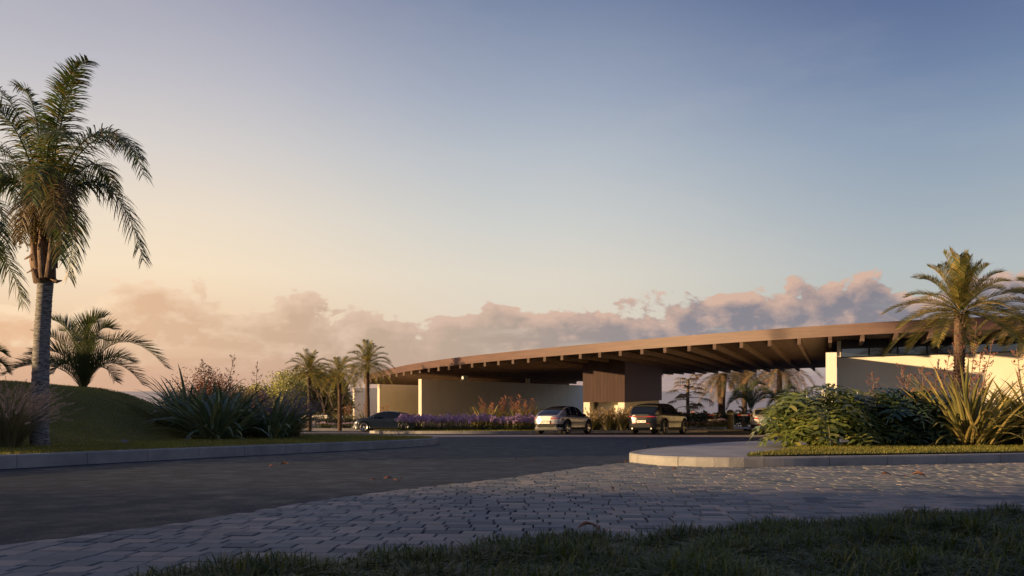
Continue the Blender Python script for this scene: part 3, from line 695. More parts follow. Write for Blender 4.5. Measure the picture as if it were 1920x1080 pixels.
def pbuild(m, name, mat, parent=pav, smooth=False):
    m.v = [tuple(Vector(q)-Vector(pav.location)) for q in m.v]; return m.build(name, mat, parent, smooth)
aN = np.linspace(A0, A1, 90)
# fascia: curved band 0.18 m thick
m = MB(); k = 4
for a in aN:
    b = edge_b(a); X, Y = ab(a, b); X2, Y2 = ab(a, b+.22); z = zt(a)
    m.v += [(X, Y, z-FT), (X, Y, z), (X2, Y2, z), (X2, Y2, z-FT)]
for i in range(len(aN)-1):
    for j in range(4): m.f.append((4*i+j, 4*i+(j+1) % 4, 4*i+4+(j+1) % 4, 4*i+4+j))
m.f += [(3, 2, 1, 0), tuple(4*(len(aN)-1)+j for j in range(4))]
pbuild(m, 'fascia', MT['fascia'])
# roof deck
m = MB()
for a in aN:
    e = edge_b(a)+.22; bb = back_b(a)
    for t in (0, .25, .5, .75, 1):
        b = e+(bb-e)*t; X, Y = ab(a, b); z = soff(a, b); m.v += [(X, Y, z), (X, Y, z+FT-.03)]
n5 = 10
for i in range(len(aN)-1):
    for t in range(4):
        q = i*n5+2*t; r_ = q+n5
        m.f += [(q, r_, r_+2, q+2), (q+1, q+3, r_+3, r_+1)]
    q = i*n5+8; m.f.append((q, q+n5, q+n5+1, q+1))
m.f += [tuple([2*t for t in range(5)]+[2*t+1 for t in range(4, -1, -1)])]
q = (len(aN)-1)*n5; m.f += [tuple([q+2*t+1 for t in range(5)]+[q+2*t for t in range(4, -1, -1)])]
pbuild(m, 'roof', MT['deck'])
# beams below the deck, running back; their ends stop just behind the fascia and drop below it
BD, BW = .30, .17
for i in range(-14, 33):
    a = Q*(i-K0); e = edge_b(a)-.03
    if a > A1 or a < A0+.1: continue
    bb = back_b(a)-.15; m = MB(); st = [e, e+3, (e+bb)/2, bb-5, bb]
    b0 = len(m.v)
    for b in st:
        z = soff(a, b)+.0; hi = z-.012 if b > e+.1 else zt(a)-FT-.004
        for s in (-1, 1):
            X, Y = ab(a+s*BW/2, b); m.v += [(X, Y, hi-BD), (X, Y, hi)]
    for t in range(len(st)-1):
        q = b0+4*t
        m.f += [(q, q+4, q+5, q+1), (q+2, q+3, q+7, q+6), (q, q+2, q+6, q+4), (q+1, q+5, q+7, q+3)]
    m.f += [(b0, b0+1, b0+3, b0+2)]; q = b0+4*(len(st)-1); m.f.append((q, q+2, q+3, q+1))
    pbuild(m, 'beam', MT['beam'])
def inv(X, Y): return (X*cT-Y*sT, X*sT+Y*cT)
def wall_run(px, Yf, py_top, length, th, py_end=None, pxe=None):
    """a blade wall parallel to the beams, its lit end at photo column px and distance Yf"""
    X = (px-960)/F*Yf; a, b = inv(X, Yf); z0 = -(py_top-HZ)/F*Yf
    z1 = z0
    if py_end is not None:
        # distance at which the wall meets column pxe
        u = (pxe-960)/F; be = a*(cT+u*sT)/(u*cT-sT); Xe, Ye = ab(a, be); z1 = -(py_end-HZ)/F*Ye; length = be-b if length is None else length
        z1 = z0+(z1-z0)*length/(be-b)
    m = MB(); P = [(a, b), (a+th, b), (a+th, b+length), (a, b+length)]
    for (p, q) in P:
        X, Y = ab(p, q); m.v.append((X, Y, G(X, Y)-.4))
    for (p, q), z in zip(P, (z0, z0, z1, z1)):
        X, Y = ab(p, q); m.v.append((X, Y, z))
    m.f += [(3, 2, 1, 0), (4, 5, 6, 7), (0, 1, 5, 4), (1, 2, 6, 5), (2, 3, 7, 6), (3, 0, 4, 7)]
    pbuild(m, 'wall', MT['plaster']); return a, b
wall_run(661.5, 104, 727.2, 30, .20)
wall_run(707.5, 90, 719.7, 24, .26)
a3, b3 = wall_run(784.6, 72.5, 710.7, None, .29, 722.8, 1093)
for (pxp, pyt) in ((872, 702), (990, 709)):         # stub posts between wall and roof
    u = (pxp-960)/F; bq = (a3+.29)*(cT+u*sT)/(u*cT-sT); m = MB()
    for da, db in ((0, 0), (.3, 0), (.3, .7), (0, .7)):
        X, Y = ab(a3-.02+da, bq+db); m.v.append((X, Y, -(731-HZ)/F*Y))
    for da, db in ((0, 0), (.3, 0), (.3, .7), (0, .7)):
        X, Y = ab(a3-.02+da, bq+db); m.v.append((X, Y, soff(a3, bq)-.01))
    m.f += [(3, 2, 1, 0), (4, 5, 6, 7), (0, 1, 5, 4), (1, 2, 6, 5), (2, 3, 7, 6), (3, 0, 4, 7)]
    pbuild(m, 'post', MT['plaster'])
# timber clad core with the cream hearth below
Xc, Yc = (1093-960)/F*60.0, 60.0; ac, bc = inv(Xc, Yc)
u = (1171.5-960)/F; ac2 = None
# front face is parallel to the a axis: find a where column 1171.5 meets b = bc
ac2 = bc*(u*cT-sT)/(cT+u*sT)
u = (1240.5-960)/F; bc2 = ac2*(cT+u*sT)/(u*cT-sT)
zc_ = -(754-HZ)/F*60.0
m = MB(); npn = 11
def boxab(m, a0, a1, b0, b1, z0, z1):
    b_ = len(m.v)
    for z in (z0, z1):
        for (p, q) in ((a0, b0), (a1, b0), (a1, b1), (a0, b1)):
            X, Y = ab(p, q); m.v.append((X, Y, z if not callable(z) else z(p, q)))
    m.f += [tuple(b_+i for i in g) for g in ((3, 2, 1, 0), (4, 5, 6, 7), (0, 1, 5, 4), (1, 2, 6, 5), (2, 3, 7, 6), (3, 0, 4, 7))]
ztop = soff(ac, bc)-.02
boxab(m, ac+.02, ac2-.02, bc+.02, bc2-.02, zc_+.01, ztop)
w = (ac2-ac)/12
for i in range(12): boxab(m, ac+i*w+.003, ac+(i+1)*w-.003, bc-.02, bc+.02, zc_, ztop)
nb = int((bc2-bc)/.3); w2 = (bc2-bc)/nb
for i in range(nb): boxab(m, ac2-.02, ac2+.02, bc+i*w2+.006, bc+(i+1)*w2-.006, zc_, ztop)
pbuild(m, 'cladding', MT['clad'])
m = MB(); zg = G(Xc, Yc)-.3
wa = ac2-ac
boxab(m, ac+.04, ac+.04+wa*.15, bc+.03, bc2-1, zg, zc_-.003)            # left pier
boxab(m, ac+wa*.84, ac2-.03, bc+.03, bc2-1, zg, zc_-.003)                # right pier
boxab(m, ac+wa*.27, ac+wa*.83, bc+1.1, bc2-1, zg, zc_-.003)              # back of the recess
boxab(m, ac+.04+wa*.15+.004, ac+wa*.27-.004, bc+2.1, bc2-1, zg, zc_-.003)
pbuild(m, 'hearth', MT['plaster'])
# wall lamp
wl = thing('wall_lamp', 'small lit wall lamp on the long shaded cream wall', 'lamp', tuple(at(865.5, 708, 84)))
u = (866-960)/F; bq = (a3+.29)*(cT+u*sT)/(u*cT-sT); Xq, Yq = ab(a3+.29, bq); wl.location = (Xq, Yq, -(706-HZ)/F*Yq); wl.rotation_euler = (0, 0, -TH)
MB().box((.12, 0, 0), (.24, .22, .62)).build('housing', MT['plaster'], wl)
MB().box((.12, -.12, -.12), (.13, .03, .22)).build('lamp_glass', MT['lamp'], wl)
# right wing: blade wall, front wall, clerestory
wall_run(1548.3, 40.2, 661, 26, .48, None)
ar, br = inv((1548.3-960)/F*40.2, 40.2)
bw = br+4.9                                          # plane of the front wall
def wz(py, px): 
    u = (px-960)/F; a_ = bw*(u*cT-sT)/(cT+u*sT); X, Y = ab(a_, bw); return a_, -(py-HZ)/F*Y
aL, zL = wz(671.2, 1577); aM, zM = wz(660.2, 1910); aE = 16.0
def lin2(a, z0, z1): return z0+(z1-z0)*(a-aL)/(aM-aL)
m = MB(); b_ = 0
for (a_, z_) in ((ar+.522, None), (aE, None)):
    pass
zlow = G(0, 50)-.5
def wallbox(m, a0, a1, b0, b1, zb0, zb1, zt0, zt1):
    s_ = len(m.v)
    for (p, q, z) in ((a0, b0, zb0), (a1, b0, zb1), (a1, b1, zb1), (a0, b1, zb0), (a0, b0, zt0), (a1, b0, zt1), (a1, b1, zt1), (a0, b1, zt0)):
        X, Y = ab(p, q); m.v.append((X, Y, z))
    m.f += [tuple(s_+i for i in g) for g in ((3, 2, 1, 0), (4, 5, 6, 7), (0, 1, 5, 4), (1, 2, 6, 5), (2, 3, 7, 6), (3, 0, 4, 7))]
zT0 = -(652-HZ)/F*(ab(aL, bw)[1]); zT1 = -(640.3-HZ)/F*(ab(aM, bw)[1])
wallbox(m, ar+.53, aE, bw, bw+.3, zlow, zlow, lin2(ar+.53, zL, zM), lin2(aE, zL, zM))
pbuild(m, 'wall', MT['plaster'])
m = MB(); wallbox(m, ar+.53, aL-.003, bw+.003, bw+.29, lin2(ar+.53, zL, zM)+.003, lin2(aL, zL, zM)+.003, soff(ar, bw)-.02, soff(aL, bw)-.02)
pbuild(m, 'wall', MT['plaster']); m = MB()
wallbox(m, aM+.003, aE, bw+.003, bw+.29, lin2(aM, zL, zM)+.003, lin2(aE, zL, zM)+.003, soff(aM, bw)-.02, soff(aE, bw)-.02)
pbuild(m, 'wall', MT['plaster'])
m = MB(); wallbox(m, aL, aM, bw-.02, bw+.28, zT0, zT1, soff(aL, bw)-.02, soff(aM, bw)-.02); pbuild(m, 'lintel', MT['trim'])
win = MB(); 
wallbox(win, aL, aM, bw-.03, bw+.05, zL+.002, zM+.002, zL+.06, zM+.06)
wallbox(win, aL, aM, bw-.03, bw+.05, zT0-.07, zT1-.07, zT0-.004, zT1-.004)
wn = pbuild(win, 'window', MT['trim'])
npan = 6
for i in range(npan):
    f0 = i/npan; f1 = (i+1)/npan; pa = aL+(aM-aL)*f0; pb = aL+(aM-aL)*f1
    g = MB(); wallbox(g, pa+.04, pb-.04, bw+.0, bw+.012, lin2(pa, zL, zM)+.06, lin2(pb, zL, zM)+.06, zT0+(zT1-zT0)*f0-.07, zT0+(zT1-zT0)*f1-.07)
    g.v = [tuple(Vector(q)-Vector(pav.location)) for q in g.v]; g.build('pane', MT['glass'], wn)
    g = MB(); wallbox(g, pb-.04, pb+.04, bw-.028, bw+.045, lin2(pb, zL, zM)+.06, lin2(pb, zL, zM)+.06, zT0+(zT1-zT0)*f1-.07, zT0+(zT1-zT0)*f1-.07)
    if i < npan-1: g.v = [tuple(Vector(q)-Vector(pav.location)) for q in g.v]; g.build('mullion', MT['trim'], wn)
# ================================================================ PLANTS
UP = Vector((0, 0, 1))
def bez(P, t):
    a, b, c, d = P; u = 1-t
    return a*(u*u*u)+b*(3*u*u*t)+c*(3*u*t*t)+d*(t*t*t)
def dbez(P, t):
    a, b, c, d = P; u = 1-t
    return ((b-a)*(3*u*u)+(c-b)*(6*u*t)+(d-c)*(3*t*t)).normalized()
def frond(mb, P, n, L, w, droop, vang, fwd, rg, rach=.018, t0=.14, plum=0.0, seg=3):
    pts = [bez(P, i/9) for i in range(10)]
    mb.tube(pts, [rach*(1-.85*i/9) for i in range(10)], 4, False)
    for k in range(n):
        t = t0+(1-t0)*(k+rg.uniform(-.3, .3))/n; t = min(max(t, t0), .995)
        p = bez(P, t); T = dbez(P, t); S = T.cross(UP)
        if S.length < .15: S = T.cross(Vector((.3, 1, 0)))
        S.normalize(); U = S.cross(T)
        q = (t-t0)/(1-t0); ll = L*(.45+1.1*math.sin(math.pi*min(1, q*.82+.12)))*.72*rg.uniform(.85, 1.1)
        for s in (-1, 1):
            va = vang+rg.uniform(-plum, plum)
            ff = fwd+.55*q+rg.uniform(-.07, .07)
            D = (S*(s*math.cos(va))+U*math.sin(va)+T*ff).normalized()
            dr = droop*rg.uniform(.7, 1.3)
            pp = []
            for j in range(seg+1):
                x = j/seg; pp.append(p+D*(ll*(x-.15*dr*x*x))-UP*(dr*ll*x*x*.62))
            side = (T-D*T.dot(D)); side = side.normalized() if side.length > .05 else U
            ww = [w*.55]+[w*(1-.55*(j/seg)**2) for j in range(1, seg)]+[w*.08]
            mb.strip(pp, ww, side)
def date_crown(c, Rr, n, rg, L=.42, nl=46, w=.020, low=-38, high=82, bias=None, droopy=1.0, mat='frond_date', name='crown', parent=None, rach=.016, seg=2):
    mb = MB(); ga = math.pi*(3-math.sqrt(5))
    for i in range(n):
        f = (i+.5)/n; e = R(high+(low-high)*f**1.0); az = i*ga+rg.uniform(-.25, .25)
        r = Rr*rg.uniform(.88, 1.1)*(1.0 if e > R(-10) else .82)
        H = Vector((math.cos(az), math.sin(az), 0)); D = H*math.cos(e)+UP*math.sin(e)
        sag = droopy*r*(.10+.42*math.cos(e)*rg.uniform(.8, 1.2))
        P = [c+D*.10, c+D*r*.38+UP*.05*r, c+D*r*.76-UP*sag*.25, c+D*r*.98-UP*sag+H*.05*r]
        frond(mb, P, nl, L, w, .22, R(28), .55, rg, rach, .10, .12, seg)
    return mb.build(name, MT[mat], parent)
def date_trunk(p0, p1, r0, r1, rg, parent, scale=True, bulge=1.0):
    mb = MB(); n = 14; pts = []; rad = []
    for i in range(n+1):
        t = i/n; pts.append(p0.lerp(p1, t)+Vector((.04*math.sin(t*5), 0, 0))); rad.append((r0+(r1-r0)*t)*(1+.06*math.sin(i*2.1))*(1+(bulge-1)*sst((t-.45)/.5)))
    mb.tube(pts, rad, 12)
    H = (p1-p0).length
    if scale:
        rows = int(H/.10); ax = (p1-p0).normalized()
        for i in range(rows):
            t = (i+.5)/rows; c = p0.lerp(p1, t); r = (r0+(r1-r0)*t)*(1+(bulge-1)*sst((t-.45)/.5)); m_ = 9
            for j in range(m_):
                th = 2*math.pi*(j+.5*(i % 2))/m_+i*.13; d = Vector((math.cos(th), math.sin(th), 0)); s_ = Vector((-d.y, d.x, 0))
                hh = .075; b = c+d*r*.9; ww = r*.36; out = r*.26*rg.uniform(.8, 1.4)
                v = [b-s_*ww-UP*hh*.2, b+s_*ww-UP*hh*.2, b+d*out+UP*hh+s_*ww*.35, b+d*out+UP*hh-s_*ww*.35, b+UP*hh*.9]
                mb.add(v, [(0, 1, 2, 3), (3, 2, 4), (0, 3, 4), (1, 4, 2)])
    return mb.build('trunk', MT['trunk_date'], parent)
def to_local(o, root):
    me = o.data; M = Matrix.Translation(-Vector(root.location)); me.transform(M)
def date_palm(px, py, Y, zb, Rr, r0, n, label, seed, group=None, nl=46, L=.42, mat='frond_date', high=82, low=-38, bulge=1.0, w=.020, name='date_palm', basepx=None, droopy=1.0):
    rg = random.Random(seed); c = at(px, py, Y); X = c.x; bx = (basepx-960)/F*Y if basepx else X
    root = thing(name, label, 'palm tree', (bx, Y, zb), 0, group)
    p0 = Vector((bx, Y, zb-.1)); t = date_trunk(p0, c-UP*.05, r0, r0*.85, rg, root, True, bulge); to_local(t, root)
    cr = date_crown(c, Rr, n, rg, L, nl, w, low, high, mat=mat, parent=root, droopy=droopy); to_local(cr, root)
    bt = MB()
    for i in range(26):
        th = i*2.4; d = Vector((math.cos(th), math.sin(th), 0)); q = c-UP*(.05+.014*i)
        bt.tube([q-UP*.12+d*r0*.6, q+d*r0*1.25+UP*.12], [.045, .016], 4)
    b = bt.build('boots', MT['boot'], root); to_local(b, root)
    return root
# ---- right hand date palms
date_palm(1802, 586, 26, G(13.6, 26)+.16, 2.1, .165, 50, 'date palm with scaly trunk in front of the right cream wall', 4, nl=66, L=.40, w=.018, basepx=1793, high=88, low=-20, droopy=.8, name='date_palm')
date_palm(1965, 590, 27.5, G(17, 27)+.16, 2.0, .17, 40, 'date palm cut by the right edge, only its left fronds in frame', 9, nl=56, L=.38, w=.017, high=70, low=-20, name='date_palm')
# ---- three date palms left of the pavilion
g3 = 'date palms by the pink bed left of the pavilion'
date_palm(580, 697, 64, G(-15, 64)+.1, 2.05, .16, 40, 'left and widest of the three date palms beside the pavilion', 21, g3, 34, .46, w=.03, high=80)
date_palm(637, 700, 68, G(-13.7, 68)+.1, 1.9, .16, 36, 'middle and shortest date palm of the three beside the pavilion', 22, g3, 32, .46, w=.03, high=75)
date_palm(689, 684, 63, G(-10.6, 63)+.1, 2.1, .155, 42, 'date palm in front of the far end of the pavilion roof', 23, g3, 34, .46, w=.03, high=84)
# ---- palms beyond the porte-cochere
gb = 'palms seen under the pavilion roof'
date_palm(1353, 700, 134, G(20, 134), 5.2, .56, 22, 'thick palm with bulging scaly boots under the roof', 31, gb, 34, 1.2, 'frond_far', 20, -55, 1.5, w=.075, name='feather_palm')
date_palm(1396, 688, 142, G(25, 142), 4.6, .42, 20, 'palm with shaggy dark trunk right of the thick bulging palm', 32, gb, 30, 1.2, 'frond_far', 10, -62, 1.6, w=.075, name='feather_palm')
date_palm(1462, 682, 128, G(25, 128), 6.2, .37, 20, 'slender smooth trunked palm with long hanging fronds under the roof', 33, gb, 44, 1.4, 'frond_far', 10, -72, 1.1, w=.075, name='feather_palm')
date_palm(1222, 640, 140, G(18, 140), 6.4, .45, 18, 'palm whose frond tips hang into view beside the timber core', 34, gb, 34, 1.2, 'frond_far', 0, -50, 1.1, w=.075, name='feather_palm')
# ---- the tall queen palm
def queen(root_loc, label, fronds, trunkpx, Y, seed, with_fruit=True):
    rg = random.Random(seed); root = thing('queen_palm', label, 'palm tree', root_loc)
    mb = MB(); pts = []; rad = []
    for px, py, r in trunkpx: pts.append(at(px, py, Y)); rad.append(r)
    # resample finely for the rings
    P2 = []; R2 = []; N = 150
    for i in range(N+1):
        t = i/N*(len(pts)-1); k = min(int(t), len(pts)-2); f = t-k
        P2.append(pts[k].lerp(pts[k+1], f)); R2.append(KQ*(rad[k]+(rad[k+1]-rad[k])*f)*(1+.045*((i % 3) == 0)+rg.uniform(-.012, .012)))
    mb.tube(P2, R2, 16); o = mb.build('trunk', MT['trunk_queen'], root, True); to_local(o, root)
    mb = MB()
    for f in fronds:
        pp, n, L, dr, plum = f
        P = [at(*q) for q in pp]
        frond(mb, P, n, L, .027*KQ, dr, R(12), .30, rg, .028*KQ, .10, plum, 4)
    o = mb.build('crown', MT['frond_queen'], root); to_local(o, root)
    return root, rg
Yq = 17.0; KQ = Yq/21
F_ = []
def fr_(pts, n=120, L=.62, dr=.75, plum=.7):      # pts: (px,py,dY)
    F_.append(([(a, b, Yq+d*KQ) for a, b, d in pts], n, L*KQ, dr, plum))
fr_([(88, 400, 0), (100, 260, .2), (110, 135, .1), (166, 112, -.3)], 150, .62, .45, .5)
fr_([(90, 395, 0), (96, 300, -.5), (120, 180, -1.0), (150, 135, -1.6)], 120, .60, .5, .5)
fr_([(94, 400, 0), (120, 250, .3), (225, 180, .4), (270, 330, .2)], 140, .62, .75)
fr_([(96, 405, 0), (140, 250, -.6), (215, 215, -1.4), (262, 300, -2.0)], 110, .55, .8)
fr_([(98, 410, 0), (150, 290, .1), (235, 330, .2), (268, 488, .1)], 150, .60, .95)
fr_([(84, 400, 0), (60, 290, .3), (45, 190, .5), (-25, 150, .6)], 130, .6, .6, .5)
fr_([(82, 400, 0), (55, 270, -.5), (10, 170, -1.0), (-60, 200, -1.5)], 120, .6, .6)
fr_([(80, 405, 0), (50, 320, 0), (0, 230, .2), (-60, 290, .4)], 120, .6, .8)
fr_([(80, 408, 0), (40, 330, -.2), (-5, 290, -.5), (-40, 400, -.9)], 120, .6, .9)
fr_([(80, 410, 0), (50, 300, .6), (0, 270, 1.2), (-55, 350, 1.8)], 110, .6, .9)
fr_([(96, 412, 0), (125, 340, -.6), (150, 380, -1.1), (128, 520, -1.2)], 110, .5, 1.0)
fr_([(92, 412, 0), (105, 330, -1.0), (120, 350, -1.8), (112, 490, -2.1)], 110, .5, 1.0)
fr_([(90, 405, 0), (90, 300, -1.1), (70, 270, -2.0), (60, 380, -2.6)], 110, .55, .9)
fr_([(92, 405, 0), (110, 300, 1.0), (130, 260, 2.2), (150, 370, 3.0)], 110, .6, .9)
fr_([(90, 405, 0), (100, 280, 1.0), (90, 200, 2.0), (60, 230, 3.0)], 110, .6, .7)
fr_([(90, 405, 0), (80, 270, -.9), (95, 210, -1.8), (120, 260, -2.7)], 110, .6, .8)
fr_([(90, 405, 0), (70, 260, .4), (75, 170, .4), (30, 160, .3)], 120, .6, .55, .5)
fr_([(98, 408, 0), (150, 300, .8), (190, 270, 1.6), (215, 360, 2.2)], 110, .58, .9)
qroot, rg = queen((*at(75, 828, Yq).xy, lawn_z(at(75, 828, Yq).x, Yq)), 'tall queen palm with pale ringed trunk and fruit clusters beside the lawn mound', F_,
    [(75, 842, .235), (74, 815, .215), (75, 740, .20), (78, 640, .185), (83, 560, .175), (86, 520, .185), (84, 505, .15)], Yq, 2)
# old leaf boots, upper stem
mb = MB(); b0 = [at(84, 530, Yq), at(80, 490, Yq), at(82, 440, Yq), at(88, 400, Yq), at(92, 360, Yq)]
mb.tube(b0, [q*KQ for q in (.25, .29, .23, .19, .10)], 12)
for (x0, y0, x1, y1, x2, y2, r, d) in ((76, 500, 60, 478, 46, 486, .06, -.2), (72, 520, 62, 505, 50, 512, .04, -.2), (98, 520, 106, 528, 116, 526, .05, -.2), (100, 500, 112, 470, 110, 430, .09, -.1), (74, 500, 62, 450, 66, 400, .09, -.2),
        (84, 520, 78, 470, 76, 430, .10, -.3), (92, 520, 98, 470, 96, 440, .10, -.3), (80, 455, 72, 448, 66, 440, .04, -.2), (100, 450, 108, 420, 104, 380, .07, -.2)):
    mb.tube([at(x0, y0, Yq+d), at(x1, y1, Yq+d*1.2), at(x2, y2, Yq+d*1.2)], [r*1.3*KQ, r*KQ, r*.3*KQ], 7)
o = mb.build('boots', MT['boot'], qroot, True); to_local(o, qroot)
mb = MB()
for pp in ([(90, 400, 0), (92, 300, -.9), (75, 275, -1.6), (66, 400, -1.9)], [(92, 405, 0), (105, 315, -.9), (118, 300, -1.5), (130, 440, -1.7)], [(90, 405, 0), (95, 320, -1.1), (100, 300, -1.9), (104, 430, -2.2)], [(84, 410, 0), (60, 350, -.5), (44, 345, -.9), (40, 450, -1.1)]):
    frond(mb, [at(a_, b_, Yq+c2*KQ) for a_, b_, c2 in pp], 90, .42, .02, 1.0, R(10), .3, rg, .02, .12, .7, 4)
o = mb.build('dead_fronds', MT['frond_dead'], qroot); to_local(o, qroot)
mb = MB(); c_ = [at(75, 392, Yq-.3), at(62, 388, Yq-.3), at(52, 400, Yq-.35), at(50, 420, Yq-.35), at(58, 440, Yq-.3)]
mb.tube(c_, [.015, .08, .13, .11, .02], 8); o = mb.build('spathe', MT['spathe'], qroot, True); to_local(o, qroot)
for (cx_, cy_, rx_, ry_, nn) in ((46, 430, 20, 46, 420), (104, 420, 26, 50, 620)):
    mb = MB()
    for s_ in range(26):
        a = rg.uniform(-1, 1); p0 = at(cx_+(12 if cx_ < 70 else -10), cy_-ry_*.9, Yq-.35); dY = rg.uniform(-.3, .3)
        p2 = at(cx_+a*rx_, cy_+ry_*rg.uniform(.2, 1)*(1-.4*a*a), Yq-.35+dY); p1 = p0.lerp(p2, .5)+Vector((a*.15, dY*.4, .12))
        mb.tube([p0, p1, p2], [.008, .006, .004], 3, False)
        for k in range(nn//26):
            t = rg.uniform(.25, 1); q = (p0*(1-t)**2+p1*2*t*(1-t)+p2*t*t)+Vector([rg.gauss(0, .035) for _ in range(3)]); r = rg.uniform(.013, .022)
            mb.add([q+Vector(v)*r for v in ((1, 0, 0), (-1, 0, 0), (0, 1, 0), (0, -1, 0), (0, 0, 1), (0, 0, -1))], [(0, 2, 4), (2, 1, 4), (1, 3, 4), (3, 0, 4), (2, 0, 5), (1, 2, 5), (3, 1, 5), (0, 3, 5)])
    o = mb.build('fruit_cluster', MT['fruit'], qroot); to_local(o, qroot)
# second queen palm outside the left edge; its fronds hang into the picture
F_ = []
Yq = 20.0; KQ = Yq/21
fr_([(-110, 420, 0), (-60, 300, 0), (20, 280, 0), (38, 400, 0)], 120, .6, .9)
fr_([(-110, 430, 0), (-50, 340, .2), (15, 350, .3), (12, 470, .2)], 110, .6, .9)
fr_([(-110, 460, 0), (-60, 420, 0), (10, 440, 0), (44, 570, 0)], 130, .55, .9)
fr_([(-110, 440, 0), (-70, 380, -.5), (-15, 360, -.8), (-8, 480, -1)], 110, .6, .9)
for k in range(8):
    an = k*.8+1.5; fr_([(-110, 430, 0), (-110+60*math.cos(an), 350, 1*math.sin(an)), (-110+130*math.cos(an), 340, 2*math.sin(an)), (-110+160*math.cos(an), 460, 2.6*math.sin(an))] if math.cos(an) < .2 else [(-110, 430, 0), (-115, 330, 1.5), (-120, 300, 2.5), (-120, 380, 3.2)], 70, .6, .8)
queen((*at(-115, 830, Yq).xy, lawn_z(at(-115, 830, Yq).x, Yq)), 'queen palm outside the left edge whose drooping fronds reach into frame', F_, [(-115, 850, .23), (-113, 640, .18), (-110, 440, .16)], Yq, 6)
# ---- young palms with arching fronds from the ground
def young_palm(px, py, Y, specs, label, mat, seed, n=80, L=.42, w=.022, name='young_palm', group=None):
    rg = random.Random(seed); c = at(px, py, Y); root = thing(name, label, 'palm', c, 0, group); mb = MB()
    for sp in specs:
        P = [Vector((0, 0, -.1))]+[at(a, b, Y+d)-c for a, b, d in sp]
        frond(mb, P, n, L, w, .10, R(40), .85, rg, .024, .12, .22, 3)
    mb.build('crown', MT[mat], root)
    s = MB(); 
    s.tube([Vector((0, 0, -.5)), Vector((0, 0, .1)), Vector((0, 0, .35))], [.16, .14, .05], 9); s.build('trunk', MT['boot'], root, True)
    return root
young_palm(158, 742, 31, [
    [(170, 640, 0), (240, 600, 0), (312, 690, 0)], [(165, 680, -.3), (215, 650, -.6), (268, 722, -.8)], [(165, 650, .5), (180, 600, 1), (212, 618, 1.4)],
    [(155, 650, -.4), (150, 600, -.8), (178, 606, -1)], [(152, 660, 0), (140, 610, .2), (98, 600, .3)], [(150, 670, .3), (120, 630, .6), (70, 625, .9)],
    [(150, 680, -.3), (110, 640, -.6), (60, 665, -1)], [(148, 690, 0), (90, 650, 0), (5, 705, 0)], [(148, 700, .5), (100, 670, 1), (30, 690, 1.5)],
    [(160, 660, -.8), (170, 630, -1.6), (150, 640, -2.4)], [(160, 660, .8), (170, 620, 1.6), (200, 640, 2.4)], [(165, 690, .6), (200, 650, 1.2), (250, 680, 1.9)],
    [(155, 690, -.8), (120, 660, -1.4), (100, 700, -1.9)], [(160, 690, -.8), (195, 665, -1.2), (215, 715, -1.6)], [(158, 640, 0), (160, 600, .1), (196, 595, .2)], [(150, 650, .2), (128, 600, .4), (120, 622, 1.2)]],
    'bushy young palm with arching fronds behind the crest of the mound', 'frond_dark', 5, 74, .74, .026)
young_palm(-35, 722, 31, [[(-25, 680, 0), (0, 660, 0), (16, 700, 0)], [(-30, 670, .3), (-15, 640, .5), (14, 668, .8)], [(-45, 670, 0), (-70, 650, 0), (-110, 700, 0)], [(-35, 660, -.5), (-25, 640, -1), (-5, 690, -1.4)], [(-35, 650, .2), (-40, 620, .3), (-60, 630, .5)]],
    'young palm at the left edge, only frond tips in frame', 'frond_dark', 6, 70, .42)
young_palm(1408, 776, 120, [[(1415, 735, 0), (1445, 725, 0), (1462, 760, 0)], [(1400, 735, 0), (1380, 725, 0), (1364, 768, 0)], [(1405, 740, .5), (1395, 715, 1), (1378, 740, 1.5)], [(1410, 740, -.5), (1425, 715, -1), (1450, 745, -1.4)],
    [(1408, 735, 0), (1412, 712, .3), (1432, 722, .5)], [(1405, 750, -.5), (1390, 735, -.9), (1372, 755, -1.2)], [(1412, 750, .5), (1435, 738, .9), (1470, 752, 1.3)], [(1408, 740, .8), (1405, 720, 1.5), (1398, 735, 2.2)]],
    'dark young palm with arching fronds behind the yellow bollard', 'frond_dark', 7, 46, 1.25, .075, group=None)
young_palm(1475, 776, 122, [[(1480, 745, 0), (1500, 735, 0), (1515, 765, 0)], [(1470, 745, 0), (1455, 735, 0), (1440, 765, 0)], [(1475, 745, .5), (1470, 725, 1), (1458, 742, 1.5)], [(1478, 745, -.5), (1490, 730, -1), (1500, 750, -1.4)], [(1475, 740, 0), (1477, 722, .3), (1490, 730, .5)]],
    'dark young palm half hidden behind the philodendron top', 'frond_dark', 8, 42, 1.25, .075)
young_palm(1394, 783, 118, [[(1396, 774, 0), (1402, 768, 0), (1410, 774, 0)], [(1391, 774, 0), (1386, 768, 0), (1379, 774, 0)], [(1394, 772, 0), (1395, 764, 0), (1400, 763, 0)], [(1393, 772, 0), (1391, 764, 0), (1386, 764, 0)], [(1394, 775, -.5), (1395, 770, -1), (1396, 775, -1.4)]],
    'tiny palm between the bollard and the beige car', 'frond_far', 9, 24, .55, .06)
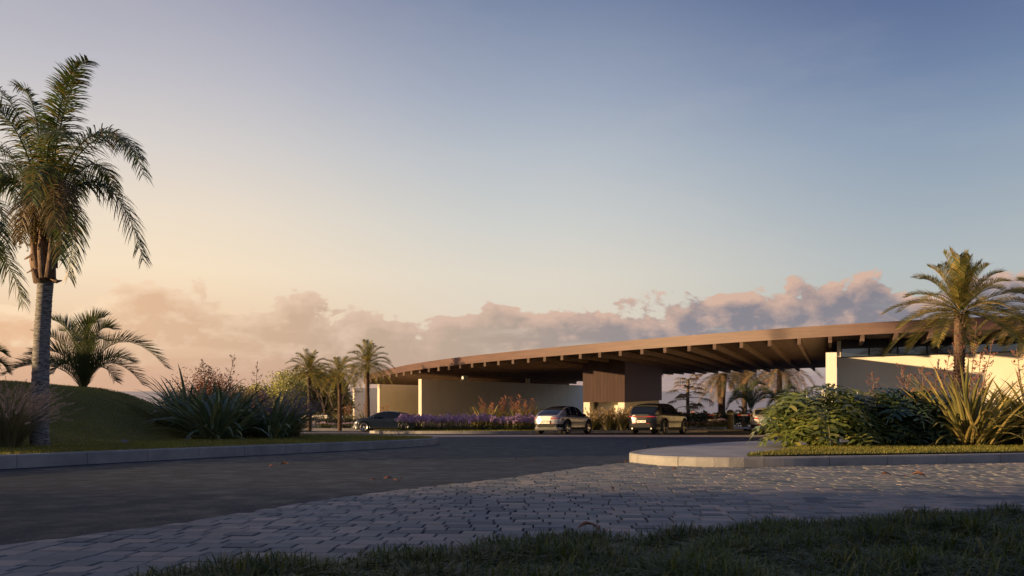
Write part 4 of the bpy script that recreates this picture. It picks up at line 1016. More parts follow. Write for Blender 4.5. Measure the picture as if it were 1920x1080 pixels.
# ---- fan palm behind the black car
def fan_palm(px, Y, label, seed):
    rg = random.Random(seed); base = at(px, 798, Y); root = thing('fan_palm', label, 'palm tree', base); top = at(px, 712, Y)-base
    t = MB(); pts = [Vector((0, 0, 0)).lerp(top, i/8)+Vector((.05*math.sin(i), 0, 0)) for i in range(9)]; t.tube(pts, [.30-.013*i for i in range(9)], 9); t.build('trunk', MT['trunk_date'], root, True)
    mb = MB()
    for i in range(19):
        f = i/18; h = top*(.34+.66*f**.7); az = i*2.4; e = R(-25+70*f); ln = (2.9-1.3*f)*rg.uniform(.65, 1.1)
        H = Vector((math.cos(az), math.sin(az), 0)); c = h+H*math.cos(e)*ln+UP*math.sin(e)*ln*.6
        mb.tube([h, h.lerp(c, .5)+UP*.12, c], [.05, .04, .03], 4, False)
        D = (H*.8-UP*(.55-.5*f)).normalized(); S = D.cross(UP).normalized(); N = S.cross(D); r = rg.uniform(1.1, 1.5)
        for k in range(17):
            a = R(-115+230*k/16); d = D*math.cos(a)+S*math.sin(a)+N*.15*math.cos(a); q = c+d*r*.55; q2 = c+d*r*.95-UP*r*(.28+.12*rg.random()); sd_ = d.cross(N).normalized()
            mb.strip([c, q, q2], [.03, .18, .02], sd_)
    mb.build('crown', MT['frond_far'], root); return root
fan_palm(1290, 124, 'small fan palm with drooping fan leaves behind the black car', 3)
# ---- New Zealand flax clumps
def flax(loc, label, seed, n=120, L=1.9, w=.065, mat='flax', stalks=(), group=None, rz=0, spread=1.0, bloom='rosebloom', bias=0, name='flax_plant', rb=.38, shs=1.0):
    rg = random.Random(seed); root = thing(name, label, 'plant', loc, rz, group); mb = MB()
    for i in range(n):
        th = rg.uniform(0, 2*math.pi); rr = rb*math.sqrt(rg.random()); base = Vector((rr*math.cos(th), rr*math.sin(th), 0))
        az = th+rg.gauss(0, .5); e0 = R(rg.triangular(24, 88, 72)-16*spread*(rr/rb)); H = Vector((math.cos(az), math.sin(az), 0))
        l = L*rg.uniform(.55, 1.08); cur = rg.uniform(.15, 1.0)*(1.2-math.sin(e0)*.75)*1.25; k = 7; pts = []; p = base-UP*.05; e = e0
        for j in range(k+1):
            pts.append(p.copy()); p = p+(H*math.cos(e)+UP*math.sin(e))*(l/k); e -= cur*(j+1)/k*.55
            if p.z < .02: p.z = .02
        S = Vector((-H.y, H.x, 0)); S = (S+UP*rg.uniform(-.3, .3)).normalized(); N = -(pts[2]-pts[0]).normalized().cross(S); ww = w*rg.uniform(.75, 1.25)
        W = [ww*.55, ww*.85, ww, ww, ww*.92, ww*.75, ww*.48, ww*.05]
        mb.vstrip(pts, W, S, -N, .22)
    mb.build('leaf_clump', MT[mat], root)
    for (dx, dy, h, lean) in stalks:
        st = MB(); fl = MB(); top = Vector((dx+lean, dy, h)); p0 = Vector((dx*.3, dy*.3, .1))
        def sp(t): return p0.lerp(top, t)+Vector((0, 0, 0))+Vector((lean*.25*math.sin(t*math.pi), 0, 0))
        st.tube([sp(i/8) for i in range(9)], [.014*shs-.0010*i*shs for i in range(9)], 5, False)
        nbr = rg.randint(9, 13)
        for b in range(nbr):
            t = .50+.48*b/nbr; q = sp(t); a = b*2.6+rg.uniform(-.4, .4); H = Vector((math.cos(a), math.sin(a)*.8, 0)); bl = (.34-.2*(b/nbr))*rg.uniform(.8, 1.2)
            e = q+H*bl*.8+UP*bl*.55; st.tube([q, q+H*bl*.5+UP*.02, e], [.008*shs, .007*shs, .005*shs], 4, False)
            for c in range(9):
                u = rg.uniform(.35, 1.0); z = q.lerp(e, u); dd = Vector((rg.gauss(0, .5), rg.gauss(0, .5), 1)).normalized(); ll = rg.uniform(.035, .065)*shs
                sd_ = dd.cross(Vector((rg.random(), 1, 0))).normalized(); o2 = dd.cross(sd_)
                fl.strip([z, z+dd*ll*.5, z+dd*ll], [.008*shs, .017*shs, .004*shs], sd_); fl.strip([z, z+dd*ll*.5, z+dd*ll], [.008*shs, .017*shs, .004*shs], o2)
        s_o = st.build('flower_stalk', MT['stalk'], root); fl.build('blossom', MT[bloom], s_o)
    return root
def onlawn(x, y): return Vector((x, y, lawn_z(x, y)))
gfl = 'dark flax clumps at the foot of the mound'
flax(onlawn(-8.35, 24.1), 'large dark green flax clump at the front, leaves arching over the left lawn', 1, 190, 2.0, .10, 'flax_dark', group=gfl)
flax(onlawn(-9.9, 26.3), 'dark flax clump furthest left against the slope of the mound', 2, 160, 2.2, .095, 'flax_dark', group=gfl)
flax(onlawn(-8.9, 27.0), 'dark flax clump standing behind the large front one', 3, 150, 2.2, .08, 'flax', group=gfl)
flax(onlawn(-7.2, 25.6), 'dark flax clump right of the large one, beside the lilac fountain grass', 4, 150, 1.75, .09, 'flax_dark', group=gfl)
flax(onlawn(-10.4, 29.5), 'flax clump behind the others with one tall stalk of seed pods', 5, 110, 2.2, .075, 'flax', [(.6, .2, 2.55, .15), (-.3, .3, 2.4, -.1)], group=gfl)
flax(onlawn(-9.0, 29.4), 'flax clump with a lone tall stalk of seed pods against the clouds', 6, 80, 1.9, .075, 'flax', [(.1, .1, 2.6, .1)], group=gfl)
def onis(x, y): return Vector((x, y, G(x, y)+IS_H+.01))
gfr = 'flax clumps with pink blossom stalks on the right island'
flax(onis(9.65, 18.0), 'yellow green flax clump at the front of the right island bed', 11, 210, 1.95, .075, 'flax_gold', [(.3, .3, 2.0, .1)], group=gfr)
flax(onis(11.3, 18.4), 'flax clump at the right edge of the picture with bent leaf tips', 12, 220, 1.95, .075, 'flax_gold', [(-.2, .2, 2.1, -.1)], group=gfr)
flax(onis(10.6, 20.2), 'flax clump with tall pink stalks right of the date palm trunk', 13, 170, 2.1, .07, 'flax_gold', [(-.1, .1, 2.75, .05), (.35, .1, 2.9, .1), (.7, 0, 2.5, .1)], group=gfr)
flax(onis(9.85, 20.2), 'flax clump with short pink stalks left of the date palm trunk', 14, 110, 1.6, .07, 'flax', [(-.4, .2, 1.9, -.15), (-.1, .1, 1.85, 0), (.2, .1, 2.0, .1), (.5, 0, 2.1, 0)], group=gfr)
flax(onis(12.6, 20.0), 'flax clump mostly outside the right edge of the picture', 15, 100, 1.9, .07, 'flax_gold', [(-.3, 0, 2.3, -.1)], group=gfr)
flax(onis(9.2, 21.2), 'flax clump whose pink stalks lean against the cream wall above the philodendrons', 16, 60, 1.5, .06, 'flax', [(-.1, .1, 1.75, -.1)], group=gfr)
# sunlit flax with coral blossom behind the agapanthus
gco = 'gold flax clumps with coral blossom behind the agapanthus'
lab = ['left most gold flax clump with coral blossom by the long wall', 'second gold flax clump with coral blossom, nearer the white car', 'third gold flax clump with coral blossom, between its neighbours', 'gold flax clump with coral blossom just left of the white car roof']
for i, x in enumerate((-1.75, -.7, .35, 1.3)):
    rg = random.Random(40+i)
    flax(Vector((x, 57.2+.3*(i % 2), G(x, 57.2)+.15)), lab[i], 40+i, 150, 2.0, .075, 'flax_gold', [(rg.uniform(-.5, .5), rg.uniform(-.3, .3), rg.uniform(1.8, 2.55), rg.uniform(-.1, .1)) for _ in range(4)], gco, bloom='coral', shs=1.35, spread=.5, rb=.55)
glf = 'gold flax below the three palms'
lab = ['gold flax at the foot of the left date palm', 'gold flax between the left and middle date palms', 'gold flax behind the middle date palm foot', 'gold flax left of the right date palm foot', 'gold flax with red blossom against the far wall end', 'gold flax just above the bonnet of the blue car']
for i, x in enumerate((-19.5, -17.2, -14.8, -13.2, -11.6, -10.2)):
    rg = random.Random(60+i)
    flax(Vector((x*1.18, 80, G(x, 80)+.17)), lab[i], 60+i, 110, 1.9, .09, 'flax_gold', [(rg.uniform(-.5, .5), 0, rg.uniform(1.8, 2.5), 0) for _ in range(2 if i > 2 else 0)], glf, bloom='coral', shs=1.5)
# ---- fountain grasses
def fgrass(loc, label, seed, n=260, H=1.05, plume='plume', np_=70, mat='tuft', group=None, w=.010, spread=1.0, pl=.16, pw=.022):
    rg = random.Random(seed); root = thing('fountain_grass', label, 'ornamental grass', loc, 0, group); mb = MB(); pm = MB()
    for i in range(n+np_):
        isp = i >= n; az = rg.uniform(0, 2*math.pi); e = R(rg.uniform(48, 88)); Hh = Vector((math.cos(az), math.sin(az), 0)); rr = .2*rg.random()*spread
        l = H*rg.uniform(.6, 1.0)*(1.12 if isp else .92); p = Hh*rr; pts = []; cur = rg.uniform(.4, 1.5)*spread*(.6 if isp else 1)
        for j in range(6):
            pts.append(p.copy()); p = p+(Hh*math.cos(e)+UP*math.sin(e))*(l/5); e -= cur*(j+1)/5*.5
            if p.z < .02: p.z = .02
        S = Vector((-Hh.y, Hh.x, 0))
        mb.strip(pts, [w, w, w*.8, w*.7, w*.5, w*.1], S)
        if isp:
            T = (pts[-1]-pts[-2]).normalized(); q0 = pts[-1]-T*pl*.7
            for k in range(9):
                q = q0+T*pl*k/8; 
                for s in range(3):
                    a = rg.uniform(0, 6.3); d = (S*math.cos(a)+T.cross(S)*math.sin(a)+T*1.1).normalized(); pm.strip([q, q+d*pw*1.6], [pw*.5, pw*.12], d.cross(T).normalized() if d.cross(T).length > .01 else S)
    mb.build('leaf_clump', MT[mat], root); pm.build('plume', MT[plume], root); return root
fgrass(onlawn(-9.15, 15.5), 'pink plumed fountain grass at the left edge beside the tall palm trunk', 1, 460, 1.2, 'plume', 240, 'tuft', pl=.17)
fgrass(onlawn(-9.75, 16.6), 'pink plumed fountain grass partly behind the first one at the left edge', 2, 340, 1.15, 'plume', 170, 'tuft', pl=.17)
fgrass(onlawn(-7.35, 27.2), 'tall lilac fountain grass at the right end of the dark flax', 3, 340, 1.5, 'plume_lilac', 170, 'tuft', pl=.28, pw=.03)
fgrass(onlawn(-6.75, 26.2), 'low lilac fountain grass spilling to the lawn at the right of the flax', 4, 300, 1.15, 'plume_lilac', 140, 'tuft', pl=.24, pw=.028)
gcr = 'cream plumed grasses in front of the timber core'
for i in range(9):
    x = 5.3+i*.52
    fgrass(Vector((x, 57.2+.35*(i % 2), G(x, 57.4)+.15)), 'cream plumed grass between the white car and the black car', 80+i, 110, 1.40, 'plume_cream', 46, 'tuft', gcr, w=.022, spread=.6, pl=.16, pw=.055)
# ---- philodendrons
def philo(loc, label, seed, n, Rr, H, mat, group=None, leaf=.62, squash=1.0):
    rg = random.Random(seed); root = thing('philodendron', label, 'plant', loc, 0, group); mb = MB(); st = MB()
    for i in range(n):
        u = rg.random(); az = rg.uniform(0, 2*math.pi); e = math.asin(min(.98, u**.8)); H_ = Vector((math.cos(az), math.sin(az)*squash, 0))
        rr = rg.uniform(.55, 1.0) if rg.random() < .8 else rg.uniform(.2, .55)
        c = Vector((H_.x*math.cos(e)*Rr*rr, H_.y*math.cos(e)*Rr*rr, .18+math.sin(e)*H*rr*.92+.05))
        b = Vector((H_.x*.12, H_.y*.12, .05)); st.tube([b, b.lerp(c, .55)+UP*.16, c], [.013, .011, .008], 4, False)
        dwn = rg.uniform(.15, .9) if e < R(60) else rg.uniform(-.2, .5)
        D = (H_*1.0-UP*dwn+Vector((rg.gauss(0, .3), rg.gauss(0, .3), 0))).normalized(); S = D.cross(UP).normalized(); N = S.cross(D)
        S = (S+N*rg.uniform(-.3, .3)).normalized(); N = S.cross(D); l = leaf*rg.uniform(.6, 1.1)
        nl = 5; mid = [c+D*(l*j/nl)-UP*(l*.20*(j/nl)**2) for j in range(nl+1)]
        mb.vstrip(mid, [l*.10*(1-.7*j/nl)+.004 for j in range(nl+1)], S, N, .15)
        for j in range(nl):
            t = j/(nl-1); lw = l*.70*math.sin(math.pi*min(1, .22+.74*t))**.8*(1 if t < .85 else .75); q = mid[j]
            for s in (-1, 1):
                d = (S*s+D*(-.35+1.25*t)).normalized(); up_ = N*.22
                p1 = q+d*lw*.5+up_*lw*.35; p2 = q+d*lw+up_*lw*.28-UP*lw*.14; wv = (D-d*D.dot(d)).normalized()*1.0; a = l*.15
                mb.strip([q, q.lerp(p1, .55), p1, p1.lerp(p2, .6), p2], [a*.9, a*.85, a*1.05, a*.8, a*.12], wv)
        tip = mid[-1]; mb.strip([tip, tip+D*l*.12-UP*l*.05], [l*.06, .004], S)
    mb.build('leaves', MT[mat], root); st.build('stems', MT['philo'], root); return root
gph = 'philodendrons on the right island'
philo(onis(6.35, 17.9), 'big sunlit philodendron nearest the concrete walk', 1, 190, 1.15, 1.12, 'philo', gph, .52)
philo(onis(7.75, 18.6), 'philodendron with shaded glossy leaves behind the sunlit one', 2, 150, 1.0, 1.15, 'philo', gph, .50)
philo(onis(6.9, 19.6), 'tallest philodendron reaching up against the lit wall end', 3, 120, .9, 1.40, 'philo', gph, .5)
philo(onis(8.55, 18.3), 'bluish green philodendron between the big one and the flax', 4, 120, .85, 1.15, 'philo_blue', gph, .58)
philo(onis(9.3, 19.0), 'low bluish philodendron tucked under the flax leaves', 5, 100, .8, 1.0, 'philo_blue', gph, .55)
# ---- leafy shrubs and trees
def shrub(loc, label, seed, rx, ry, rz_, n, leaf, mat, cat='shrub', name='shrub', group=None, lobes=14, trunk=0, bloom=None, nb=0, twig=True, fill=.9):
    rg = random.Random(seed); root = thing(name, label, cat, loc, 0, group); mb = MB(); tw = MB()
    L = []
    for i in range(lobes):
        a = rg.uniform(0, 6.283); e = math.asin(rg.uniform(-.3, 1)); q = rg.uniform(.35, .78)
        L.append((Vector((math.cos(a)*math.cos(e)*rx*q, math.sin(a)*math.cos(e)*ry*q, trunk+rz_*(.45+.5*math.sin(e)*q))), rg.uniform(.28, .48)))
    bm_ = MB()
    for i in range(n):
        c, r = L[rg.randrange(lobes)]; d = Vector([rg.gauss(0, 1) for _ in range(3)]).normalized(); k = r*rg.random()**.4
        p = c+Vector((d.x*rx*k, d.y*ry*k, d.z*rz_*k*.8))
        if p.z < .02: p.z = rg.uniform(.02, .2)
        t = (d+Vector([rg.gauss(0, .7) for _ in range(3)])).normalized(); s = t.cross(Vector([rg.gauss(0, 1) for _ in range(3)])).normalized(); l = leaf*rg.uniform(.6, 1.3)
        (bm_ if (bloom and rg.random() < nb and d.z > -.2) else mb).strip([p, p+t*l*.5, p+t*l-UP*l*.15], [l*.12, l*.45, l*.06], s)
    mb.build('crown', MT[mat], root)
    if bloom: bm_.build('blossom', MT[bloom], root)
    st = Vector((0, 0, -.1))
    if trunk > 2:
        st = Vector((0, 0, trunk*.9)); tw.tube([Vector((0, 0, -.1)), st*.5, st], [.22, .16, .12], 9)
    for c, r in L:
        m_ = Vector((c.x*.3, c.y*.3, max(c.z*.45, st.z+.3))); tw.tube([st, m_, c], [.035+.02*min(trunk, 2), .022, .008], 5, False)
    tw.build('trunk' if trunk else 'stems', MT['bark'], root)
    return root
def b0(px, Y, up=.0): x = (px-960)/F*Y; return Vector((x, Y, G(x, Y)+up))
shrub(b0(372, 36), 'reddish feathery shrub behind the left flax', 1, 1.6, 1.1, 3.15, 5600, .085, 'shrub_red')
shrub(b0(415, 38), 'low reddish shrub right of the feathery one', 2, 1.4, 1.1, 2.8, 4600, .085, 'shrub_red')
shrub(b0(335, 37), 'dark brownish shrub at the foot of the mound', 3, 1.0, 1.0, 2.1, 3000, .09, 'shrub')
shrub(b0(470, 42), 'brownish shrub below the lone flower stalk', 31, 1.3, 1.1, 2.6, 3800, .09, 'shrub_red')
shrub(b0(519, 50), 'pale flowering shrub right of the dark flax', 4, 1.8, 1.4, 3.9, 8500, .13, 'shrub_pale')
gbt = 'grey green trees behind the three palms'
shrub(b0(560, 97), 'grey green tree left of the left date palm', 5, 3.5, 2.6, 6.0, 9000, .34, 'shrub_olive', 'tree', 'tree', gbt, trunk=.3)
shrub(b0(604, 99), 'grey green tree between the left and middle date palms', 6, 3.0, 2.6, 6.5, 8500, .34, 'shrub_olive', 'tree', 'tree', gbt, trunk=.4)
shrub(b0(632, 98), 'grey green tree between the middle and right date palms', 7, 1.9, 2.4, 6.0, 6500, .34, 'shrub_olive', 'tree', 'tree', gbt, trunk=.4)
shrub(b0(485, 95), 'rounded olive bush far behind the pale shrub', 8, 4.0, 2.6, 4.8, 6500, .34, 'shrub_olive', 'tree', 'tree', gbt, trunk=.2)
shrub(b0(541, 76), 'olive bush low behind the pink flower bed', 81, 2.2, 1.6, 2.2, 3000, .18, 'shrub', 'shrub')
# the half bare tree
def bare_tree(loc, label, seed, H):
    rg = random.Random(seed); root = thing('bare_tree', label, 'tree', loc); mb = MB(); tw = MB()
    def grow(p, d, l, r, dep):
        q = p+d*l; mb.tube([p, p.lerp(q, .5)+Vector([rg.gauss(0, l*.05) for _ in range(3)]), q], [r, r*.85, r*.68], 5, False)
        if dep == 0:
            for _ in range(7):
                e = q+Vector([rg.gauss(0, .16) for _ in range(3)]); t = Vector([rg.gauss(0, 1) for _ in range(3)]).normalized(); tw.strip([e, e+t*.07], [.05, .01], t.cross(UP).normalized())
            return
        for _ in range(3 if dep > 1 else 4):
            nd = (d+Vector([rg.gauss(0, .42) for _ in range(3)])+UP*.12).normalized(); grow(q, nd, l*rg.uniform(.62, .82), r*.62, dep-1)
    for k in range(3): grow(Vector((0, 0, 0)), (UP+Vector((rg.uniform(-.5, .5), rg.uniform(-.3, .3), 0))).normalized(), H*.30, .09, 4)
    mb.build('trunk', MT['bark'], root); tw.build('crown', MT['shrub_olive'], root)
bare_tree(b0(616, 93), 'thin half bare tree with fine twigs between the palms', 3, 7.4)
# hedges and far planting at the seaward edge
def hedge(x0, x1, Y, h, d, n, mat, label, seed, bloom=None, nb=0, up=0, leaf=.12, name='hedge'):
    rg = random.Random(seed); xm = (x0+x1)/2; root = thing(name, label, 'hedge', (xm, Y, G(xm, Y)+up)); mb = MB(); bb = MB()
    for i in range(n):
        x = rg.uniform(x0, x1)-xm; hh = h*(.82+.28*mnoise.noise(Vector((x*.9, seed, 0)))); z = hh*rg.random()**.55; y = rg.uniform(-d/2, d/2)*(1-.3*(z/hh)**3)
        p = Vector((x, y, z)); t = Vector([rg.gauss(0, 1) for _ in range(2)]+[abs(rg.gauss(0, 1))]).normalized(); s = t.cross(Vector([rg.gauss(0, 1) for _ in range(3)])).normalized(); l = leaf*rg.uniform(.6, 1.4)
        top = z > hh*.78
        (bb if (bloom and top and rg.random() < nb) else mb).strip([p, p+t*l*.5, p+t*l], [l*.15, l*.45, l*.05], s)
    mb.build('foliage', MT[mat], root)
    if bloom: bb.build('blossom', MT[bloom], root)
    st = MB()
    for k in range(int((x1-x0)/.6)+2):
        x = x0-xm+k*.6; st.tube([Vector((x, 0, -.1)), Vector((x+.1, .05, h*.7))], [.03, .015], 5)
    st.build('stems', MT['bark'], root)
    return root
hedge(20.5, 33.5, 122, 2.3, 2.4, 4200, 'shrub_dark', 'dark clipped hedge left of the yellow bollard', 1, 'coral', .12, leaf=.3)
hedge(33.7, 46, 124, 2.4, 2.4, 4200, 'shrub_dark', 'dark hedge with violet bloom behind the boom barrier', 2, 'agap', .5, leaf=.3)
hedge(20, 52, 152, 2.6, 3, 5200, 'shrub', 'loose wild hedge along the cliff edge', 3, 'coral', .2, leaf=.4)
hedge(12.4, 15.9, 67.6, .62, 1.3, 2600, 'shrub', 'low bed of pink flowers right of the black car', 4, 'pinkbloom', .62, .15, .09, 'flower_bed')
hedge(15.0, 17.8, 70.5, .7, 1.3, 1800, 'shrub', 'low bed of pink flowers ending beside the grey path', 41, 'pinkbloom', .5, .15, .09, 'flower_bed')
hedge(18.0, 19.6, 78, 1.0, 1.5, 1500, 'shrub', 'low green bush with violet bloom left of the bollard', 42, 'agap', .4, .1, .12, 'shrub')
hedge(18.9, 23.0, 66.0, .78, 1.4, 3000, 'shrub', 'low bed of lilac and pink flowers between bollard and beige car', 5, 'lilacbloom', .62, .15, .09, 'flower_bed')
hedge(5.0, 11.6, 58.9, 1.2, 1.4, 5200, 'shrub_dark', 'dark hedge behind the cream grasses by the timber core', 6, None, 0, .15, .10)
hedge(-40, -11.2, 73.4, .52, 1.3, 11000, 'shrub', 'long low bed of pink lavender left of the blue car', 7, 'lilacbloom', .8, .17, .085, 'flower_bed')
hedge(-40, -11.6, 77.5, 1.0, 1.6, 7000, 'shrub', 'green bushes behind the long pink lavender bed', 8, None, 0, .17, .16)
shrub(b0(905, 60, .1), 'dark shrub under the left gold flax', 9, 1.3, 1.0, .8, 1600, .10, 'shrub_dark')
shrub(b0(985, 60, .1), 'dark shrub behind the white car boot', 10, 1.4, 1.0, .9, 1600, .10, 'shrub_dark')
# low cream garden wall seen behind the pink bed
m = MB(); m.box((0, 0, 0), (6.0, .3, .7)); o = m.build('garden_wall', MT['plaster'], loc=(-25.5*.83, 84, G(0, 84)+1.05)); tag(o, 'low cream garden wall behind the left date palm trunk', 'wall')
# ---- agapanthus
def agap(loc, seed):
    rg = random.Random(seed); root = thing('agapanthus', 'agapanthus with round violet flower heads in the kerbed bed', 'flower', loc, 0, 'agapanthus in the bed behind the sunlit kerb'); lf = MB(); hd = MB(); st = MB()
    for i in range(30):
        az = rg.uniform(0, 6.283); e = R(rg.uniform(35, 80)); H = Vector((math.cos(az), math.sin(az), 0)); p = H*.05; pts = []; l = rg.uniform(.35, .6)
        for j in range(5): pts.append(p.copy()); p = p+(H*math.cos(e)+UP*math.sin(e))*(l/4); e -= .32
        lf.strip(pts, [.03, .034, .032, .024, .004], Vector((-H.y, H.x, 0)))
    for i in range(6):
        az = rg.uniform(0, 6.283); r = rg.uniform(.05, .3); c = Vector((math.cos(az)*r, math.sin(az)*r, rg.uniform(.60, .92))); st.tube([Vector((0, 0, .05)), c*.5+Vector((0, 0, .05)), c], [.010, .009, .007], 4, False)
        for k in range(42):
            d = Vector([rg.gauss(0, 1) for _ in range(3)]); d.z = d.z+.3; d.normalize(); R_ = rg.uniform(.06, .115); s = d.cross(Vector([rg.gauss(0, 1) for _ in range(3)])).normalized()
            hd.strip([c+d*R_*.5, c+d*R_, c+d*(R_+.015)], [.008, .044, .024], s)
    lf.build('leaves', MT['shrub'], root); s_ = st.build('stems', MT['shrub'], root); hd.build('flower_heads', MT['agap'], root); return root
protos = []; rg = random.Random(77); cnt = 0
for row_ in range(3):
    for i in range(27):
        x = -6.9+i*.33+rg.uniform(-.06, .06)+.1*row_; y = 52.3+row_*.65+rg.uniform(-.15, .15)
        if x < -6.4 and row_ == 2: continue
        if x > 2.0: continue
        yy = y+max(0, (x-0)*.5)
        loc = Vector((x, yy, G(x, yy)+.15))
        if len(protos) < 5: protos.append(agap(loc, 100+cnt))
        else:
            o = copy_tree(protos[rg.randrange(5)]); o.location = loc; o.rotation_euler = (0, 0, rg.uniform(0, 6.28)); s_ = rg.uniform(.85, 1.12); o.scale = (s_, s_, s_)
        cnt += 1

# ---- unseen trees added past the left edge to shade the roof's right end
gp_ = 'added shade trees outside the left edge'
for k, (x, y, l_, tk_) in enumerate(((-31, 24.3, 'added tall shade tree outside the left edge, nearest the camera', 5.4), (-31.5, 31.2, 'added tall shade tree outside the left edge, the farther one', 8.4))):
    shrub(Vector((x, y, lawn_z(x, y))), l_, 300+k, 3.4, 4.6, 3.4, 9000, .34, 'shrub', 'tree', 'tree', gp_, trunk=tk_)
# ================================================================ CARS
def interp(x, pts):
    xs_ = [p[0] for p in pts]; ys_ = [p[1] for p in pts]
    if x <= xs_[0]: return ys_[0]
    if x >= xs_[-1]: return ys_[-1]
    for i in range(len(xs_)-1):
        if x <= xs_[i+1]:
            # monotone-ish hermite
            h = xs_[i+1]-xs_[i]; t = (x-xs_[i])/h; d = (ys_[i+1]-ys_[i])/h
            m0 = d if i == 0 else ((ys_[i]-ys_[i-1])/(xs_[i]-xs_[i-1])+d)/2; m1 = d if i+2 >= len(xs_) else ((ys_[i+2]-ys_[i+1])/(xs_[i+2]-xs_[i+1])+d)/2
            t2, t3 = t*t, t*t*t
            return (2*t3-3*t2+1)*ys_[i]+(t3-2*t2+t)*h*m0+(-2*t3+3*t2)*ys_[i+1]+(t3-t2)*h*m1
def linterp(x, pts): return float(np.interp(x, [p[0] for p in pts], [p[1] for p in pts]))
GN = Vector((0, .037, 1)).normalized()
def car(px, Y, head, label, paint, prm, name='parked_car', group=None, cat='car'):
    """prm: L, W, profile curves over s = 0 (tail) .. 1 (nose)"""
    L, W, H = prm['L'], prm['W'], prm['H']; X = (px-960)/F*Y
    root = thing(name, label, cat, (X, Y, G(X, Y)+.006), 0, group)
    ax = GN.to_track_quat('Z', 'Y').to_matrix(); 
    fwd = Vector((math.sin(head), math.cos(head), 0)); fwd = (fwd-GN*fwd.dot(GN)).normalized(); rt = fwd.cross(GN)
    Mx = Matrix((rt, fwd, GN)).transposed(); root.rotation_euler = Mx.to_euler()
    top = prm['top']; sh = prm['shoulder']; wr = prm['wr']; hw = W/2
    c0, c1 = prm['cabin']            # s-range of the greenhouse
    def plan(s):                     # half width over length, rounded ends
        q = abs(2*s-1); return hw*(1-.30*q**9-.06*q**3-.16*max(0, (q-.93)/.07)**3*.6)
    def sec(s):
        w = plan(s); zt_ = interp(s, top)*H; zs = interp(s, sh)*H; gc = prm['gc']
        ends = max(0, (abs(2*s-1)-.90)/.10); zb = gc+.16*ends**2
        wc = w-.10; wt = min(wc-.02, interp(s, wr)*hw)
        zt_ = max(zt_, zs+.018)
        return [(0, zb), (w*.86, zb), (w*.965, zb+.035), (w*.970, zb+.15), (w*.955, zb+.24), (w*.990, zb+(zs-zb)*.58), (w, zb+(zs-zb)*.80), (w*.978, zs-.03), (w*.94, zs), (wc, zs+.012),
                (wc+(wt-wc)*.35, zs+.012+(zt_-zs-.012)*.40), (wc+(wt-wc)*.70, zs+.012+(zt_-zs-.012)*.76), (wt, zs+.012+(zt_-zs-.012)*.93), (wt*.86, zs+.012+(zt_-zs-.012)*.985), (wt*.5, zt_+.008), (0, zt_+.012)]
    N = 60; mb = MB(); ss = [0, .004, .012, .025]+[.04+(.96-.04)*i/N for i in range(N+1)]+[.975, .988, .996, 1]
    def endx(s, z):                  # rake of nose and tail with height
        zz = z/H
        if s < .12: return prm['tail'](zz)*(1-s/.12)**2
        if s > .88: return -prm['nose'](zz)*((s-.88)/.12)**2
        return 0
    secs = [sec(s) for s in ss]; np_ = len(secs[0]); ring = 2*np_-2
    for s, q in zip(ss, secs):
        y = (s-.5)*L
        pts = [(x, z) for x, z in q]+[(-x, z) for x, z in q[-2:0:-1]]
        for x, z in pts: mb.v.append((x, y+endx(s, z), z))
    for i in range(len(ss)-1):
        for j in range(ring): mb.f.append((i*ring+j, i*ring+(j+1) % ring, (i+1)*ring+(j+1) % ring, (i+1)*ring+j))
    mb.f.append(tuple(range(ring-1, -1, -1))); b_ = (len(ss)-1)*ring; mb.f.append(tuple(b_+j for j in range(ring)))
    body = mb.build('body', MT[paint], root, True); body.data.materials.append(MT['blackplastic'])
    wb, wrad, tr = prm['wb'], prm['rad'], hw-.135
    ya = prm.get('axle', 0.0); ays = (ya-wb/2, ya+wb/2)
    cut = MB()
    for y in ays:
        for s in (-1, 1):
            Mt = Matrix.Translation((s*(hw-.14), y, wrad+.015)) @ Matrix.Rotation(math.pi/2, 4, 'Y')
            k = len(cut.v); n = 30; r = wrad+.055
            for h in (-.20, .35):
                for j in range(n):
                    th = 2*math.pi*j/n; cut.v.append(tuple(Mt @ Vector((r*math.cos(th), r*math.sin(th), h*s))))
            for j in range(n):
                g = (k+j, k+(j+1) % n, k+n+(j+1) % n, k+n+j); cut.f.append(g if s > 0 else g[::-1])
            g1 = tuple(k+j for j in range(n-1, -1, -1)); g2 = tuple(k+n+j for j in range(n)); cut.f += [g1, g2] if s > 0 else [g1[::-1], g2[::-1]]
    co = cut.build('cutter', MT['blackplastic']); co.matrix_world = root.matrix_basis if False else Matrix.Identity(4)
    co.parent = root
    md = body.modifiers.new('b', 'BOOLEAN'); md.operation = 'DIFFERENCE'; md.object = co; md.solver = 'EXACT'
    try: md.material_mode = 'TRANSFER'
    except Exception: pass
    bpy.context.view_layer.update(); dg = bpy.context.evaluated_depsgraph_get(); me = bpy.data.meshes.new_from_object(body.evaluated_get(dg))
    body.modifiers.clear(); old = body.data; body.data = me; bpy.data.meshes.remove(old); cm = co.data; bpy.data.objects.remove(co); bpy.data.meshes.remove(cm)
    me.polygons.foreach_set('use_smooth', [True]*len(me.polygons))
    try: me.set_sharp_from_angle(angle=R(32))
    except Exception: pass
    # --- surface point helpers
    def side_pt(s, t, off=.008):     # t 0 belt .. 1 roof edge on the right side
        q = sec(s); A = q[9:13]; k = t*3; i = min(int(k), 2); f = k-i; x = A[i][0]*(1-f)+A[i+1][0]*f; z = A[i][1]*(1-f)+A[i+1][1]*f
        return Vector((x+off, (s-.5)*L+endx(s, z), z+off*.4))
